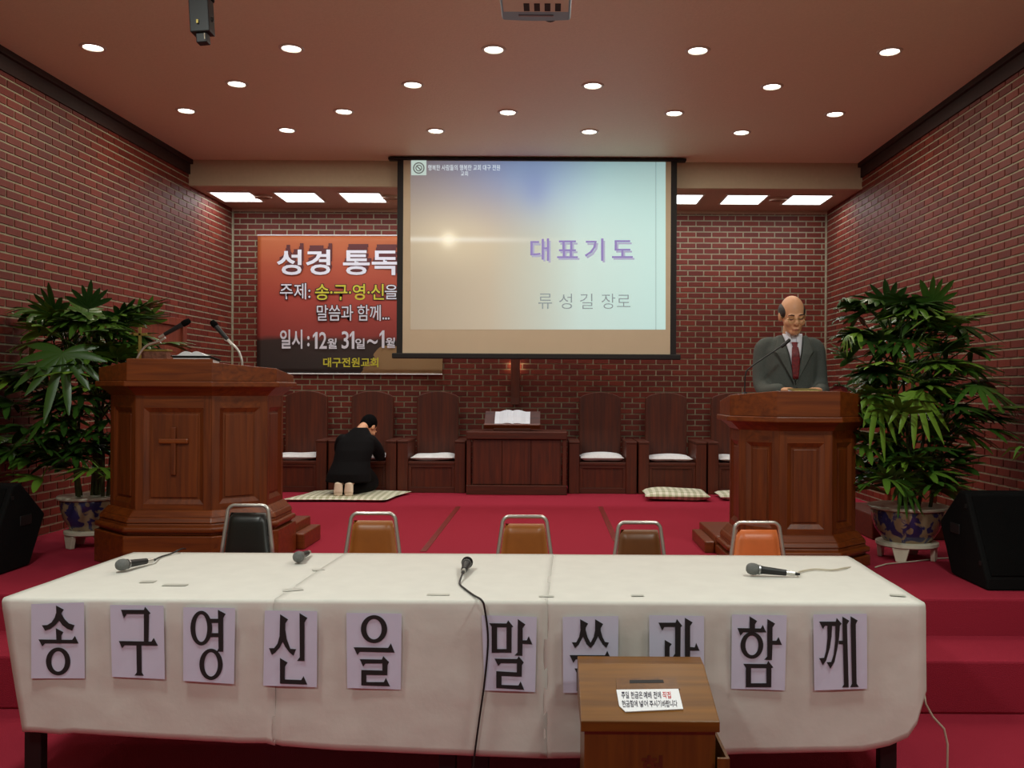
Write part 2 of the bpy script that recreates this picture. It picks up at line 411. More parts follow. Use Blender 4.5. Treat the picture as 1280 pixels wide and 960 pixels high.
# side doors with frames
def side_door(n, x, y0, y1, z1, sgn, lb):
    t = bpy.data.objects.new('door_%d' % n, None); COL.objects.link(t); t.location = (x, (y0+y1)/2, ZST); struct(t, lb)
    L = t.location.copy()
    if sgn > 0: t.rotation_euler = (0, 0, -math.atan(FLARE)); t.location.x = xl((y0+y1)/2)
    MB().box(min(x, x+sgn*.03), max(x, x+sgn*.03), y0, y1, ZST, z1).build('door_leaf', M['doorwood'], t, off=L, bevel=.004)
    for a, b_, c, d in ((y0-.08, y0, ZST, z1+.08), (y1, y1+.08, ZST, z1+.08), (y0, y1, z1, z1+.08)):
        MB().box(min(x, x+sgn*.06), max(x, x+sgn*.06), a, b_, c, d).build('door_frame', M['doorwood'], t, off=L, bevel=.006)
    for z0, z2 in ((ZST+.18, ZST+.75), (ZST+.9, z1-.15)):
        MB().box(min(x+sgn*.03, x+sgn*.04), max(x+sgn*.03, x+sgn*.04), y0+.14, y1-.14, z0, z2).build('door_panel', M['doorwood'], t, off=L, bevel=.004)
    MB().ell((x+sgn*.075, y0+.07, ZST+.95), (.03, .03, .03)).build('door_knob', M['brass'], t, smooth='all', off=L)
side_door(1, XL, 8.20, 9.06, 2.18, 1, 'brown wooden side door behind the palm next to the cross pulpit')
side_door(2, XR, 7.55, 8.40, 2.16, -1, 'brown wooden side door behind the palm next to the preaching man')
ws = MB().box(2.42, XR-.07, 6.75, 7.5, ZST, ZST+.19).build('wooden_step', M['throne_h'], bevel=.01)
tag(ws, 'low wooden step on the carpet behind the palm beside the preaching pulpit', 'step')

# ------------------------------------------------------------------ lamps
def area(name, loc, size, power, col, parent, shape='DISK', sy=None, spread=PI):
    l = bpy.data.lights.new(name, 'AREA'); l.shape = shape; l.size = size
    if sy: l.size_y = sy
    l.energy = power; l.color = col; l.spread = spread
    o = bpy.data.objects.new(name, l); COL.objects.link(o); o.parent = parent; o.location = loc
    return o
ring = MB().lathe([(.062, .0), (.066, -.008), (.082, -.008), (.088, 0)], 28).mesh('trim_ring')
disc = MB().lathe([(.001, -.001), (.063, -.001), (.063, 0), (.001, 0)], 28).mesh('bulb')
ROWS = [('front', 6.22, (114, 362, 615, 870, 1110), 63), ('second', 6.95, (294, 514, 739, 963), 109),
        ('third', 7.63, (231, 428, 633, 841, 1042), 141), ('rear', 8.19, (357, 543, 735, 925), 165)]
ORD = ['first', 'second', 'third', 'fourth', 'fifth', 'sixth', 'seventh', 'eighth', 'ninth', 'tenth']
for rn, d, xs, ypx in ROWS:
    for i, x in enumerate(xs):
        X = (x-VX)/F*d
        t = thing('ceiling_downlight', 'round recessed ceiling downlight, %s from the left in the %s row of lights' % (ORD[i], rn), 'downlight', (X, d, ZC), 0, 'ceiling downlights')
        link('trim_ring', ring, M['lamp_trim'], t, True); link('bulb', disc, M['down_glow'], t)
        area('lamp_light', (0, 0, -.012), .11, W_DOWN, (1.0, .90, .76), t)
fr = MB()
for a in ((-.23, -.21, -.25, .25), (.21, .23, -.25, .25), (-.21, .21, -.25, -.23), (-.21, .21, .23, .25)): fr.box(a[0], a[1], a[2], a[3], -.012, .0)
frm = fr.mesh('frame'); dif = MB().box(-.21, .21, -.23, .23, -.006, 0).mesh('diffuser')
for i in range(10):
    X = (293+79.5*i-VX)/F*9.75
    t = thing('fluorescent_panel', 'bright square fluorescent panel over the back wall, %s of ten from the left' % ORD[i], 'ceiling light', (X, 9.79, ZS), 0, 'fluorescent panels over the back wall')
    link('frame', frm, M['lamp_trim'], t); link('diffuser', dif, M['tube_glow'], t)
    area('lamp_light', (0, 0, -.016), .40, W_TUBE, (.93, .97, 1.0), t, 'RECTANGLE', .42)
for X, lb in ((330, 'oval recessed ceiling vent between the first two fluorescent panels'), (489, 'oval recessed ceiling vent next to the screen edge above the banner'), (970, 'oval recessed ceiling vent between the last two fluorescent panels')):
    t = thing('ceiling_vent', lb, 'vent', ((X-VX)/F*9.8, 9.74, ZS), 0, 'oval ceiling vents')
    S = Matrix.Diagonal((1, .8, 1, 1))
    MB().lathe([(.068, -.001), (.072, -.03), (.092, -.03), (.104, 0)], 32, S).build('rim', M['soffit'], t, True)
    MB().lathe([(.001, -.004), (.069, -.004), (.069, 0), (.001, 0)], 32, S).build('cover', M['steel'], t)
    for k in (-1, 1): MB().ell((k*.045, 0, -.01), (.018, .014, .012)).build('screw', M['chrome'], t, 'all')
hf = MB()
for i, (X, y) in enumerate(((-1.85, 3.0), (1.75, 3.0), (-1.85, .2), (1.75, .2))):     # the hall's own lamps, above and behind the photographer
    t = thing('hall_lamp', 'square hall ceiling lamp %s' % ('nearer the stage on the cross pulpit side', 'nearer the stage on the preacher side', 'farther from the stage on the cross pulpit side', 'farther from the stage on the preacher side')[i], 'ceiling light', (X, y, ZC), 0, 'hall ceiling lamps')
    MB().box(-.22, .22, -.22, .22, -.05, 0).build('housing', M['lamp_trim'], t, bevel=.01)
    MB().box(-.19, .19, -.19, .19, -.056, -.05).build('diffuser', M['tube_glow'], t)
    area('lamp_light', (0, 0, -.064), .34, W_HALL*(.95 if i < 2 else .75), (.93, 1.0, .93), t, 'SQUARE')

# ------------------------------------------------------------------ projection screen
DS = 9.11
S0 = at(497, 199, DS); S1 = at(845, 450, DS)
SX0, SX1, SZ0, SZ1 = S0.x, S1.x, at(671, 449, DS).z, ZC-.012
scr = thing('projection_screen', 'wide pull-down projection screen with black edges showing a prayer slide', 'screen', ((SX0+SX1)/2, DS, SZ0))
L = scr.location.copy()
MB().box(SX0+.055, SX1-.055, DS-.004, DS+.004, SZ0+.05, SZ1-.02).build('fabric', M['screen'], scr, off=L)
for a, b_ in ((SX0, SX0+.06), (SX1-.06, SX1)):
    MB().box(a, b_, DS-.006, DS+.005, SZ0+.04, SZ1-.02).build('side_border', M['screen_black'], scr, off=L)
MB().box(SX0-.045, SX1+.045, DS-.022, DS+.022, SZ0, SZ0+.055).build('bottom_bar', M['screen_black'], scr, off=L, bevel=.01)
MB().box(SX0-.09, SX1+.09, DS-.035, DS+.05, SZ1-.025, SZ1).build('housing', M['screen_black'], scr, off=L, bevel=.006)
def slide_mat():
    m, nt, b = new_mat('projected_slide')
    tc = N(nt, 'ShaderNodeTexCoord'); sp = N(nt, 'ShaderNodeSeparateXYZ'); nt.links.new(tc.outputs['UV'], sp.inputs[0])
    U, V = sp.outputs['X'], sp.outputs['Y']
    def mth(op, a, b2=None, clamp=False):
        n = N(nt, 'ShaderNodeMath', operation=op); n.use_clamp = clamp
        for i, q in enumerate((a, b2)):
            if q is None: continue
            if isinstance(q, (int, float)): n.inputs[i].default_value = q
            else: nt.links.new(q, n.inputs[i])
        return n.outputs[0]
    def blob(cu, cv, ru, rv, p=2.0):
        du = mth('DIVIDE', mth('SUBTRACT', U, cu), ru); dv = mth('DIVIDE', mth('SUBTRACT', V, cv), rv)
        r2 = mth('ADD', mth('MULTIPLY', du, du), mth('MULTIPLY', dv, dv))
        return mth('POWER', 2.718, mth('MULTIPLY', r2, -1.0))
    def mix(fac, c1, c2):
        n = N(nt, 'ShaderNodeMixRGB'); nt.links.new(fac, n.inputs[0])
        for i, c in ((1, c1), (2, c2)):
            if isinstance(c, tuple): n.inputs[i].default_value = c
            else: nt.links.new(c, n.inputs[i])
        return n.outputs[0]
    ru = ramp(nt, [(0.0, rgb(164, 156, 138)), (.30, rgb(180, 174, 156)), (.52, rgb(182, 196, 188)), (.66, rgb(188, 216, 214)), (1.0, rgb(186, 226, 226))]); nt.links.new(U, ru.inputs['Fac'])
    rt = ramp(nt, [(0.0, rgb(146, 142, 148)), (.35, rgb(152, 158, 188)), (.55, rgb(164, 196, 222)), (.75, rgb(176, 222, 230)), (1.0, rgb(184, 228, 230))]); nt.links.new(U, rt.inputs['Fac'])
    top = mth('MULTIPLY', mth('SUBTRACT', V, .5), 2.0, True)
    c = mix(top, ru.outputs['Color'], rt.outputs['Color'])
    c = mix(mth('MULTIPLY', blob(.45, .98, .20, .2), .65), c, rgb(144, 182, 236))
    c = mix(mth('MULTIPLY', blob(.49, .84, .055, .12), .45), c, rgb(128, 150, 212))
    c = mix(mth('MULTIPLY', blob(.16, .55, .2, .17), .5), c, rgb(216, 210, 182))
    c = mix(mth('MULTIPLY', blob(.14, .535, .30, .016), .6), c, rgb(226, 232, 226))
    c = mix(mth('MULTIPLY', blob(.15, .535, .03, .045), .8), c, rgb(246, 246, 226))
    lines = mth('COMPARE', U, .962); lines.node.inputs[2].default_value = .0016
    c = mix(mth('MULTIPLY', lines, .5), c, rgb(110, 122, 126))
    nt.links.new(c, b.inputs['Base Color']); nt.links.new(c, b.inputs['Emission Color'])
    b.inputs['Emission Strength'].default_value = E_SLIDE; b.inputs['Roughness'].default_value = .9
    return m
E_SLIDE = .42
M['slide'] = slide_mat()
ds = DS-.0055
q = [at(513, 412, ds), at(832, 412, ds), at(832, 200, ds), at(513, 200, ds)]
for p in q[2:]: p.z = min(p.z, SZ1-.03)
m = bpy.data.meshes.new('projected_slide'); m.from_pydata([tuple(p-L) for p in q], [], [(0, 1, 2, 3)]); m.update()
uv = m.uv_layers.new(name='UVMap')
for i, c in enumerate(((0, 0), (1, 0), (1, 1), (0, 1))): uv.data[i].uv = c
sl = link('projected_slide', m, M['slide'], scr)
def lit(name, col, k):
    m, nt, b = new_mat(name); b.inputs['Base Color'].default_value = (0, 0, 0, 1); b.inputs['Specular IOR Level'].default_value = 0; k += .62; b.inputs['Emission Color'].default_value = rgb(*col)
    b.inputs['Emission Strength'].default_value = k; b.inputs['Roughness'].default_value = .9; return m
M['slide_purple'] = lit('slide_purple', (156, 138, 192), .3); M['slide_shadow'] = lit('slide_shadow', (184, 182, 204), .3)
M['slide_grey'] = lit('slide_grey', (150, 160, 160), .25); M['slide_white'] = lit('slide_white', (214, 222, 224), .4)
M['slide_logo'] = lit('slide_logo', (190, 206, 196), .35); M['slide_dark'] = lit('slide_dark', (112, 112, 108), .2)
def px_quad(x0, y0, x1, y1, d): return [at(x0, y0, d), at(x1, y0, d), at(x1, y1, d), at(x0, y1, d)]
dt = ds-.0015
fit_text('title_shadow', '대표기도', M['slide_shadow'], sl, px_quad(665, 301, 793, 328, dt), L, .004, 1.35)
fit_text('title_lettering', '대표기도', M['slide_purple'], sl, px_quad(663, 298, 791, 326, dt-.001), L, .004, 1.35)
for bd, x0, x1 in (('류', 673, 690), ('성', 699, 715), ('길', 725, 741), ('장로', 752, 788)): fit_text('name_lettering', bd, M['slide_grey'], sl, px_quad(x0, 367, x1, 386, dt), L, -.008)
fit_text('header_lettering', '행복한 사람들의 행복한 교회 대구 전원', M['slide_white'], sl, px_quad(535, 206, 625, 213, dt), L, .0)
fit_text('header_lettering', '교회', M['slide_white'], sl, px_quad(576, 214, 585, 220, dt), L, .0)
lg = MB().sheet([p for p in px_quad(514, 200.5, 533, 219, dt)][::-1]).build('logo_plate', M['slide_logo'], sl, off=L)
c0 = at(523.5, 210, dt-.001)
def ring_flat(mb, c, ro, ri, n=36, sx=1.0, a0=0, a1=2*PI):
    vs = []; closed = a1-a0 > 6.28
    for k in range(n+(0 if closed else 1)):
        a = a0+(a1-a0)*k/n
        vs += [c+Vector((math.cos(a)*ro*sx, 0, math.sin(a)*ro)), c+Vector((math.cos(a)*ri*sx, 0, math.sin(a)*ri))]
    nn = n if closed else n
    t = len(vs)
    return mb.add(vs, [((2*k) % t, (2*k+1) % t, (2*k+3) % t, (2*k+2) % t) for k in range(nn)])
lm = MB(); ring_flat(lm, c0, .058, .046); ring_flat(lm, c0, .034, .024)
lm.build('logo_ring', M['slide_dark'], sl, off=L)
MB().sheet([c0+Vector(p) for p in ((-.028, -.0005, .02), (-.02, -.0005, .028), (.028, -.0005, -.02), (.02, -.0005, -.028))]).build('logo_bar', M['slide_dark'], sl, off=L)

# ------------------------------------------------------------------ red banner on the back wall
DB = YB-.03
ban = thing('wall_banner', 'orange and red printed cloth banner hanging on the brick wall beside the screen', 'banner', tuple(at(438, 468, DB)))
L = ban.location.copy()
def banner_mat():
    m, nt, b = new_mat('banner_print')
    tc = N(nt, 'ShaderNodeTexCoord'); sp = N(nt, 'ShaderNodeSeparateXYZ'); nt.links.new(tc.outputs['UV'], sp.inputs[0])
    nz = N(nt, 'ShaderNodeTexNoise'); nz.inputs['Scale'].default_value = 7; nt.links.new(tc.outputs['UV'], nz.inputs['Vector'])
    md = N(nt, 'ShaderNodeMath', operation='MULTIPLY_ADD'); nt.links.new(nz.outputs['Fac'], md.inputs[0]); md.inputs[1].default_value = .05; nt.links.new(sp.outputs['Y'], md.inputs[2])
    r = ramp(nt, [(0, rgb(40, 32, 28)), (.265, rgb(52, 36, 30)), (.30, rgb(142, 54, 46)), (.55, rgb(160, 60, 46)), (.80, rgb(164, 72, 42)), (1, rgb(176, 92, 44))])
    nt.links.new(md.outputs[0], r.inputs['Fac'])
    # sandy rock in the lower corner
    vm = N(nt, 'ShaderNodeVectorMath', operation='DISTANCE'); vm.inputs[1].default_value = (.92, -.12, 0); nt.links.new(tc.outputs['UV'], vm.inputs[0])
    ad = N(nt, 'ShaderNodeMath', operation='MULTIPLY_ADD'); nt.links.new(nz.outputs['Fac'], ad.inputs[0]); ad.inputs[1].default_value = .16; nt.links.new(vm.outputs['Value'], ad.inputs[2])
    lt = N(nt, 'ShaderNodeMath', operation='LESS_THAN'); nt.links.new(ad.outputs[0], lt.inputs[0]); lt.inputs[1].default_value = .46
    mx = N(nt, 'ShaderNodeMixRGB'); nt.links.new(lt.outputs[0], mx.inputs[0]); nt.links.new(r.outputs['Color'], mx.inputs[1]); mx.inputs[2].default_value = rgb(146, 116, 76)
    nt.links.new(mx.outputs[0], b.inputs['Base Color']); b.inputs['Roughness'].default_value = .6
    return m
M['banner'] = banner_mat()
TL, TR, BR, BL_ = at(322, 294, DB), at(556, 294.5, DB), at(553, 468, DB), at(321, 467, DB)
m = bpy.data.meshes.new('cloth'); vs = []; fs = []; uvs = []
NU, NV = 40, 24
for j in range(NV+1):
    for i in range(NU+1):
        a, b_ = i/NU, j/NV
        p = BL_.lerp(BR, a).lerp(TL.lerp(TR, a), b_)
        wv = math.sin(PI*a)*math.sin(PI*b_)
        p.y += -.005*wv*(1+math.sin(a*9+b_*5)) + .002*wv*math.sin(a*23-b_*14)
        vs.append(tuple(p-L)); uvs.append((a, b_))
for j in range(NV):
    for i in range(NU): k = j*(NU+1)+i; fs.append((k, k+1, k+NU+2, k+NU+1))
m.from_pydata(vs, [], fs); uv = m.uv_layers.new(name='UVMap')
for lp in m.loops: uv.data[lp.index].uv = uvs[lp.vertex_index]
cl = link('cloth', m, M['banner'], ban, 'all')
sd = cl.modifiers.new('thickness', 'SOLIDIFY'); sd.thickness = .002; sd.offset = 1
for py, p0, p1 in ((0, TL, TR), (1, BL_, BR)):
    MB().tube([p0+Vector((0, -.004, 0)), p1+Vector((0, -.004, 0))], .008, 8).build('hem_rod', M['white_cloth'], ban, True, off=L)
M['print_white'] = plain('white_print', (214, 214, 222), .6, vary=.01); M['print_dark'] = plain('dark_red_print', (84, 26, 26), .6, vary=.03)
M['print_yellow'] = plain('yellow_print', (198, 190, 52), .6, vary=.02); M['print_brown'] = plain('dark_outline_print', (52, 24, 22), .6, vary=.02)
d1 = DB-.0165
def digit_one(x0, y0, x1, y1):
    f = lambda a, b_: at(x0+(x1-x0)*a, y1+(y0-y1)*b_, d1)
    MB().sheet([f(a, b_) for a, b_ in ((.45, 0), (1, 0), (1, 1), (.6, 1), (0, .8), (0, .64), (.45, .78))]).build('date_lettering', M['print_white'], ban, off=L)
def ban_text(nm, body, q, mat, bold, sp=1.0, outline=None, ob=.05):
    if outline: fit_text(nm+'_outline', body, M[outline], ban, [at(q[0]-.8, q[1]-.8, d1+.002), at(q[2]+.8, q[1]-.8, d1+.002), at(q[2]+.8, q[3]+.8, d1+.002), at(q[0]-.8, q[3]+.8, d1+.002)], L, bold+ob, sp)
    fit_text(nm, body, M[mat], ban, px_quad(*q, d1), L, bold, sp)
fit_text('heading_shade', '성경 통독', M['print_dark'], ban, px_quad(349, 304, 500, 341, d1+.003), L, .018)
fit_text('heading_shade', '성경 통독', M['print_dark'], ban, px_quad(348, 308, 499, 343, d1+.0025), L, .018)
ban_text('heading_lettering', '성경 통독', (346, 312, 498, 344), 'print_white', .02)
ban_text('theme_lettering', '주제:', (350, 354, 388, 374), 'print_white', .005, 1.0, 'print_brown')
ban_text('theme_lettering', '송·구·영·신', (394, 355, 480, 375), 'print_yellow', .01, .95, 'print_brown')
ban_text('theme_lettering', '을', (481, 356, 497, 374), 'print_white', .005, 1.0, 'print_brown')
ban_text('verse_lettering', '말씀과 함께...', (396, 381, 487, 401), 'print_white', .005, .95, 'print_brown')
ban_text('date_lettering', '일시', (350, 412, 378, 436), 'print_white', .02)
ban_text('date_lettering', ':', (384, 420, 387, 433), 'print_white', .03)
digit_one(391, 415, 397, 436); ban_text('date_lettering', '2', (399, 415, 408.5, 436), 'print_white', .012)
ban_text('date_lettering', '월', (409, 423, 421, 436), 'print_white', .02)
digit_one(437, 414, 443, 436); ban_text('date_lettering', '3', (427, 414, 436, 436), 'print_white', .012)
ban_text('date_lettering', '일', (444, 423, 456, 436), 'print_white', .02)
ban_text('date_lettering', '~', (459, 424, 472, 430), 'print_white', .0)
digit_one(474.5, 413, 480.5, 435)
ban_text('date_lettering', '월', (482, 422, 494, 435), 'print_white', .02)
ban_text('church_lettering', '대구전원교회', (404, 447, 473, 459), 'print_yellow', .02)

# ------------------------------------------------------------------ wall cross with backlight
wc = thing('wall_cross', 'tall wooden cross on the back wall, its foot showing below the screen', 'cross', (-.384, YB, at(644, 506, YB-.1).z))
L = wc.location.copy()
zb = L.z; w1, w0 = .065, .05
v = MB()
zt = ZS-.25
v.add([(-.384+s*w, YB-.12+dy, z) for z, w in ((zb, w0), (zt, w1)) for s, dy in ((-1, 0), (1, 0), (1, .07), (-1, .07))], [(3,2,1,0),(4,5,6,7),(0,1,5,4),(1,2,6,5),(2,3,7,6),(3,0,4,7)])
v.build('upright', M['throne'], wc, off=L, bevel=.004)
MB().box(-.384-.55, -.384+.55, YB-.119, YB-.051, zt-.62, zt-.5).build('crossbar', M['throne_h'], wc, off=L, bevel=.004)
MB().box(-.384-.02, -.384+.02, YB-.045, YB-.009, 1.86, zt-.1).build('backlight_tube', M['strip_glow'], wc, off=L)
area('backlight', (0, -.046, .78), .03, 8.0, (1, .72, .45), wc, 'RECTANGLE', .7).rotation_euler = (PI/2, 0, 0)

# ------------------------------------------------------------------ thrones along the back wall
YT = 9.66
def throne(X, label):
    t = thing('throne_chair', label, 'chair', (X, YT, ZST), 0, 'wooden thrones along the back wall')
    hw = .25
    n = 14; arch = [(-.235, .02), (.235, .02), (.235, 1.02)]
    arch += [(.235*math.cos(a*PI/n) if 0 else .235-(.47*k/n), 1.02+.065*math.sin(PI*k/n)**.7) for k, a in ((k, k) for k in range(1, n))]
    arch += [(-.235, 1.02)]
    MX = Matrix(((1, 0, 0, 0), (0, 0, 1, .52), (0, 1, 0, 0), (0, 0, 0, 1)))
    MB().prism(arch, .0, .06, None, MX).build('backrest', M['throne'], t, bevel=.008)
    MB().box(-hw, hw, .0, .5, .30, .335).build('seat_board', M['throne_h'], t, bevel=.006)
    MB().box(-hw+.002, hw-.002, .025, .05, .05, .30).build('front_panel', M['throne'], t)
    for a in ((-hw, -hw+.035, .06, .27), (hw-.035, hw, .06, .27), (-hw, hw, .27, .30), (-hw, hw, .0, .06)):
        MB().box(a[0], a[1], .008, .03, a[2], a[3]).build('front_rail', M['throne_h' if a[1]-a[0] > .1 else 'throne'], t, bevel=.003)
    for s in (-1, 1):
        x0, x1 = sorted((s*hw, s*.362))
        MB().box(x0, x1, -.02, .55, 0, .535).build('arm_panel', M['throne'], t, bevel=.006)
        MB().box(x0-.003, x1+.003, -.028, .55, .535, .56).build('arm_top', M['throne_h'], t, bevel=.006)
    return t
def cushion_mesh(w, d, h, seed, n=14, pinch=.35):
    r = random.Random(seed); ph = r.random()*6
    mb = MB(); vs = []; fs = []
    for side in (1, -1):
        for j in range(n+1):
            for i in range(n+1):
                a, b_ = i/n*2-1, j/n*2-1
                e = max(0, (1-a**4)*(1-b_**4))**.45
                z = h/2 + side*h/2*e + .006*math.sin(a*3+ph)*e
                x, y = a*w/2*(1-.05*(1-abs(b_))*abs(a)), b_*d/2*(1-.05*(1-abs(a))*abs(b_))
                vs.append((x, y, z))
    N1 = (n+1)**2
    for j in range(n):
        for i in range(n):
            k = j*(n+1)+i; fs.append((k, k+1, k+n+2, k+n+1)); fs.append((N1+k, N1+k+n+1, N1+k+n+2, N1+k+1))
    return mb.add(vs, fs).mesh('cushion')
THR = [(-2.73, 'dark wooden throne beside the cross pulpit, farthest from the communion table'), (-1.986, 'dark wooden throne in front of which the man in black kneels'),
       (-1.25, 'dark wooden throne directly beside the communion table on the banner side'), (.58, 'dark wooden throne directly beside the communion table on the preacher side'),
       (1.324, 'dark wooden throne behind the small checked floor cushion, second from the communion table'), (2.066, 'dark wooden throne mostly hidden behind the preaching pulpit')]
CL = ['white seat cushion on the throne nearest the cross pulpit', 'white seat cushion on the throne the kneeling man leans on', 'white seat cushion on the throne between kneeling man and communion table',
      'plump white seat cushion on the throne just past the communion table', 'white seat cushion on the throne above the small checked floor cushion', 'white seat cushion on the throne half hidden by the preaching pulpit']
for i, (X, lb) in enumerate(THR):
    throne(X, lb)
    c = link('seat_cushion', cushion_mesh(.475, .43, .085 if i == 3 else .07, i), M['white_cloth'], None, 'all', (X+(.0 if i != 3 else .0), YT+.235, ZST+.336))
    c.rotation_euler = (0, 0, (.02, -.05, .03, .0, -.03, .04)[i]); tag(c, CL[i], 'cushion', 'white seat cushions')

# ------------------------------------------------------------------ communion table, book stand, open bible
t = thing('communion_table', 'dark wooden communion table with recessed front panel between the thrones', 'table', (-.335, 9.5, ZST))
MB().box(-.53, .53, 0, .6, .585, .665).build('tabletop', M['throne_h'], t, bevel=.008)
MB().box(-.53, .53, .01, .58, .0, .10).build('plinth', M['throne_h'], t, bevel=.006)
MB().box(-.47, .47, .05, .56, .10, .585).build('body', M['throne'], t)
for k in range(3): MB().box(-.46+k*.3067, -.46+(k+1)*.3067-.004, .035, .055, .11, .575).build('front_board', M['throne'], t, bevel=.002)
for s in (-1, 1): MB().box(s*.505-.022, s*.505+.022, .02, .07, .10, .585).build('corner_post', M['throne'], t, bevel=.004)
bs = thing('book_stand', 'low wooden book stand on the communion table holding the open book', 'book stand', (-.39, 9.78, ZST+.666))
MB().box(-.2, .2, -.12, .14, 0, .03).build('base', M['throne_h'], bs, bevel=.004)
TILT = Matrix.Translation((0, -.1, .045)) @ Matrix.Rotation(math.radians(38), 4, 'X')
MB().box(-.30, .30, 0, .25, -.012, .01, TILT).build('sloping_board', M['throne_h'], bs, bevel=.004)
MB().box(-.30, .30, -.02, .005, -.012, .04, TILT).build('ledge', M['pulpit_h'], bs, bevel=.003)
MB().box(-.12, .12, .02, .06, .02, .14).build('support', M['throne'], bs)
def open_book(name, label, mat4, w, h, parent_none=None, cover='throne_h'):
    loc = mat4.translation
    t = thing(name, label, 'book', loc); R = mat4.to_3x3().to_4x4()
    MB().box(-w/2-.008, w/2+.008, -.006, h+.006, 0, .006, R).build('cover', M[cover], t, bevel=.002)
    for s in (-1, 1):
        pr = []; nn = 8
        for k in range(nn+1):
            a = k/nn; pr.append((s*a*w/2, .008+.03*math.sin(PI*min(1, a*1.25+.12))**.8*(1-.35*a)))
        pts = pr+[(s*w/2, .006), (0, .006)]
        vs = [R @ Vector((x, y, z)) for y in (0, h) for x, z in pts]; n = len(pts)
        MB().add(vs, [tuple(range(n)), tuple(range(2*n-1, n-1, -1))]+[(i, (i+1) % n, n+(i+1) % n, n+i) for i in range(n)]).build('page_block', M['label_paper'], t)
    return t
open_book('open_bible', 'large open book with white pages on the stand on the communion table', Matrix.Translation((-.39, 9.78, ZST+.666)) @ TILT @ Matrix.Translation((0, .008, .012)), .38, .22)

# ------------------------------------------------------------------ floor cushions
for (px0, px1, d0, d1_, h, lb) in ((374, 500, 8.80, 9.56, .05, 'large checked floor mat under the kneeling man'), (805, 885, 8.98, 9.52, .10, 'small green checked floor cushion in front of the throne'), (897, 975, 9.05, 9.5, .08, 'checked floor cushion peeking out behind the preaching pulpit')):
    dm = (d0+d1_)/2; X0, X1 = (px0-VX)/F*dm, (px1-VX)/F*dm
    c = link('floor_cushion', cushion_mesh(X1-X0, d1_-d0, h, px0, 20), M['gingham'], None, 'all', ((X0+X1)/2, dm, ZST+.001))
    if px0 == 374:
        for v in c.data.vertices: v.co.x += .16*v.co.y*1.1
    c.rotation_euler = (0, 0, 0 if px0 == 374 else -.04); tag(c, lb, 'floor cushion', 'checked floor cushions')
# worn tape lines on the stage carpet
for (a, b_, c, d, lb) in ((573, 633, 529, 689, 'worn tape line on the stage carpet between tan chairs, slanting toward the cushion'), (750.5, 633, 770, 676, 'worn tape line on the stage carpet behind the dark brown chair')):
    p0, p1 = on_level(a, b_, ZST+.003), on_level(c, d, ZST+.003); w = Vector((.022, 0, 0))
    o = MB().add([p0-w, p0+w, p1+w, p1-w, p0-w-Vector((0, 0, .003)), p0+w-Vector((0, 0, .003)), p1+w-Vector((0, 0, .003)), p1-w-Vector((0, 0, .003))], [(0, 1, 2, 3)[::-1], (4, 5, 6, 7), (0, 1, 5, 4), (1, 2, 6, 5), (2, 3, 7, 6), (3, 0, 4, 7)]).build('floor_tape', M['floor_tape'])
    tag(o, lb, 'tape')

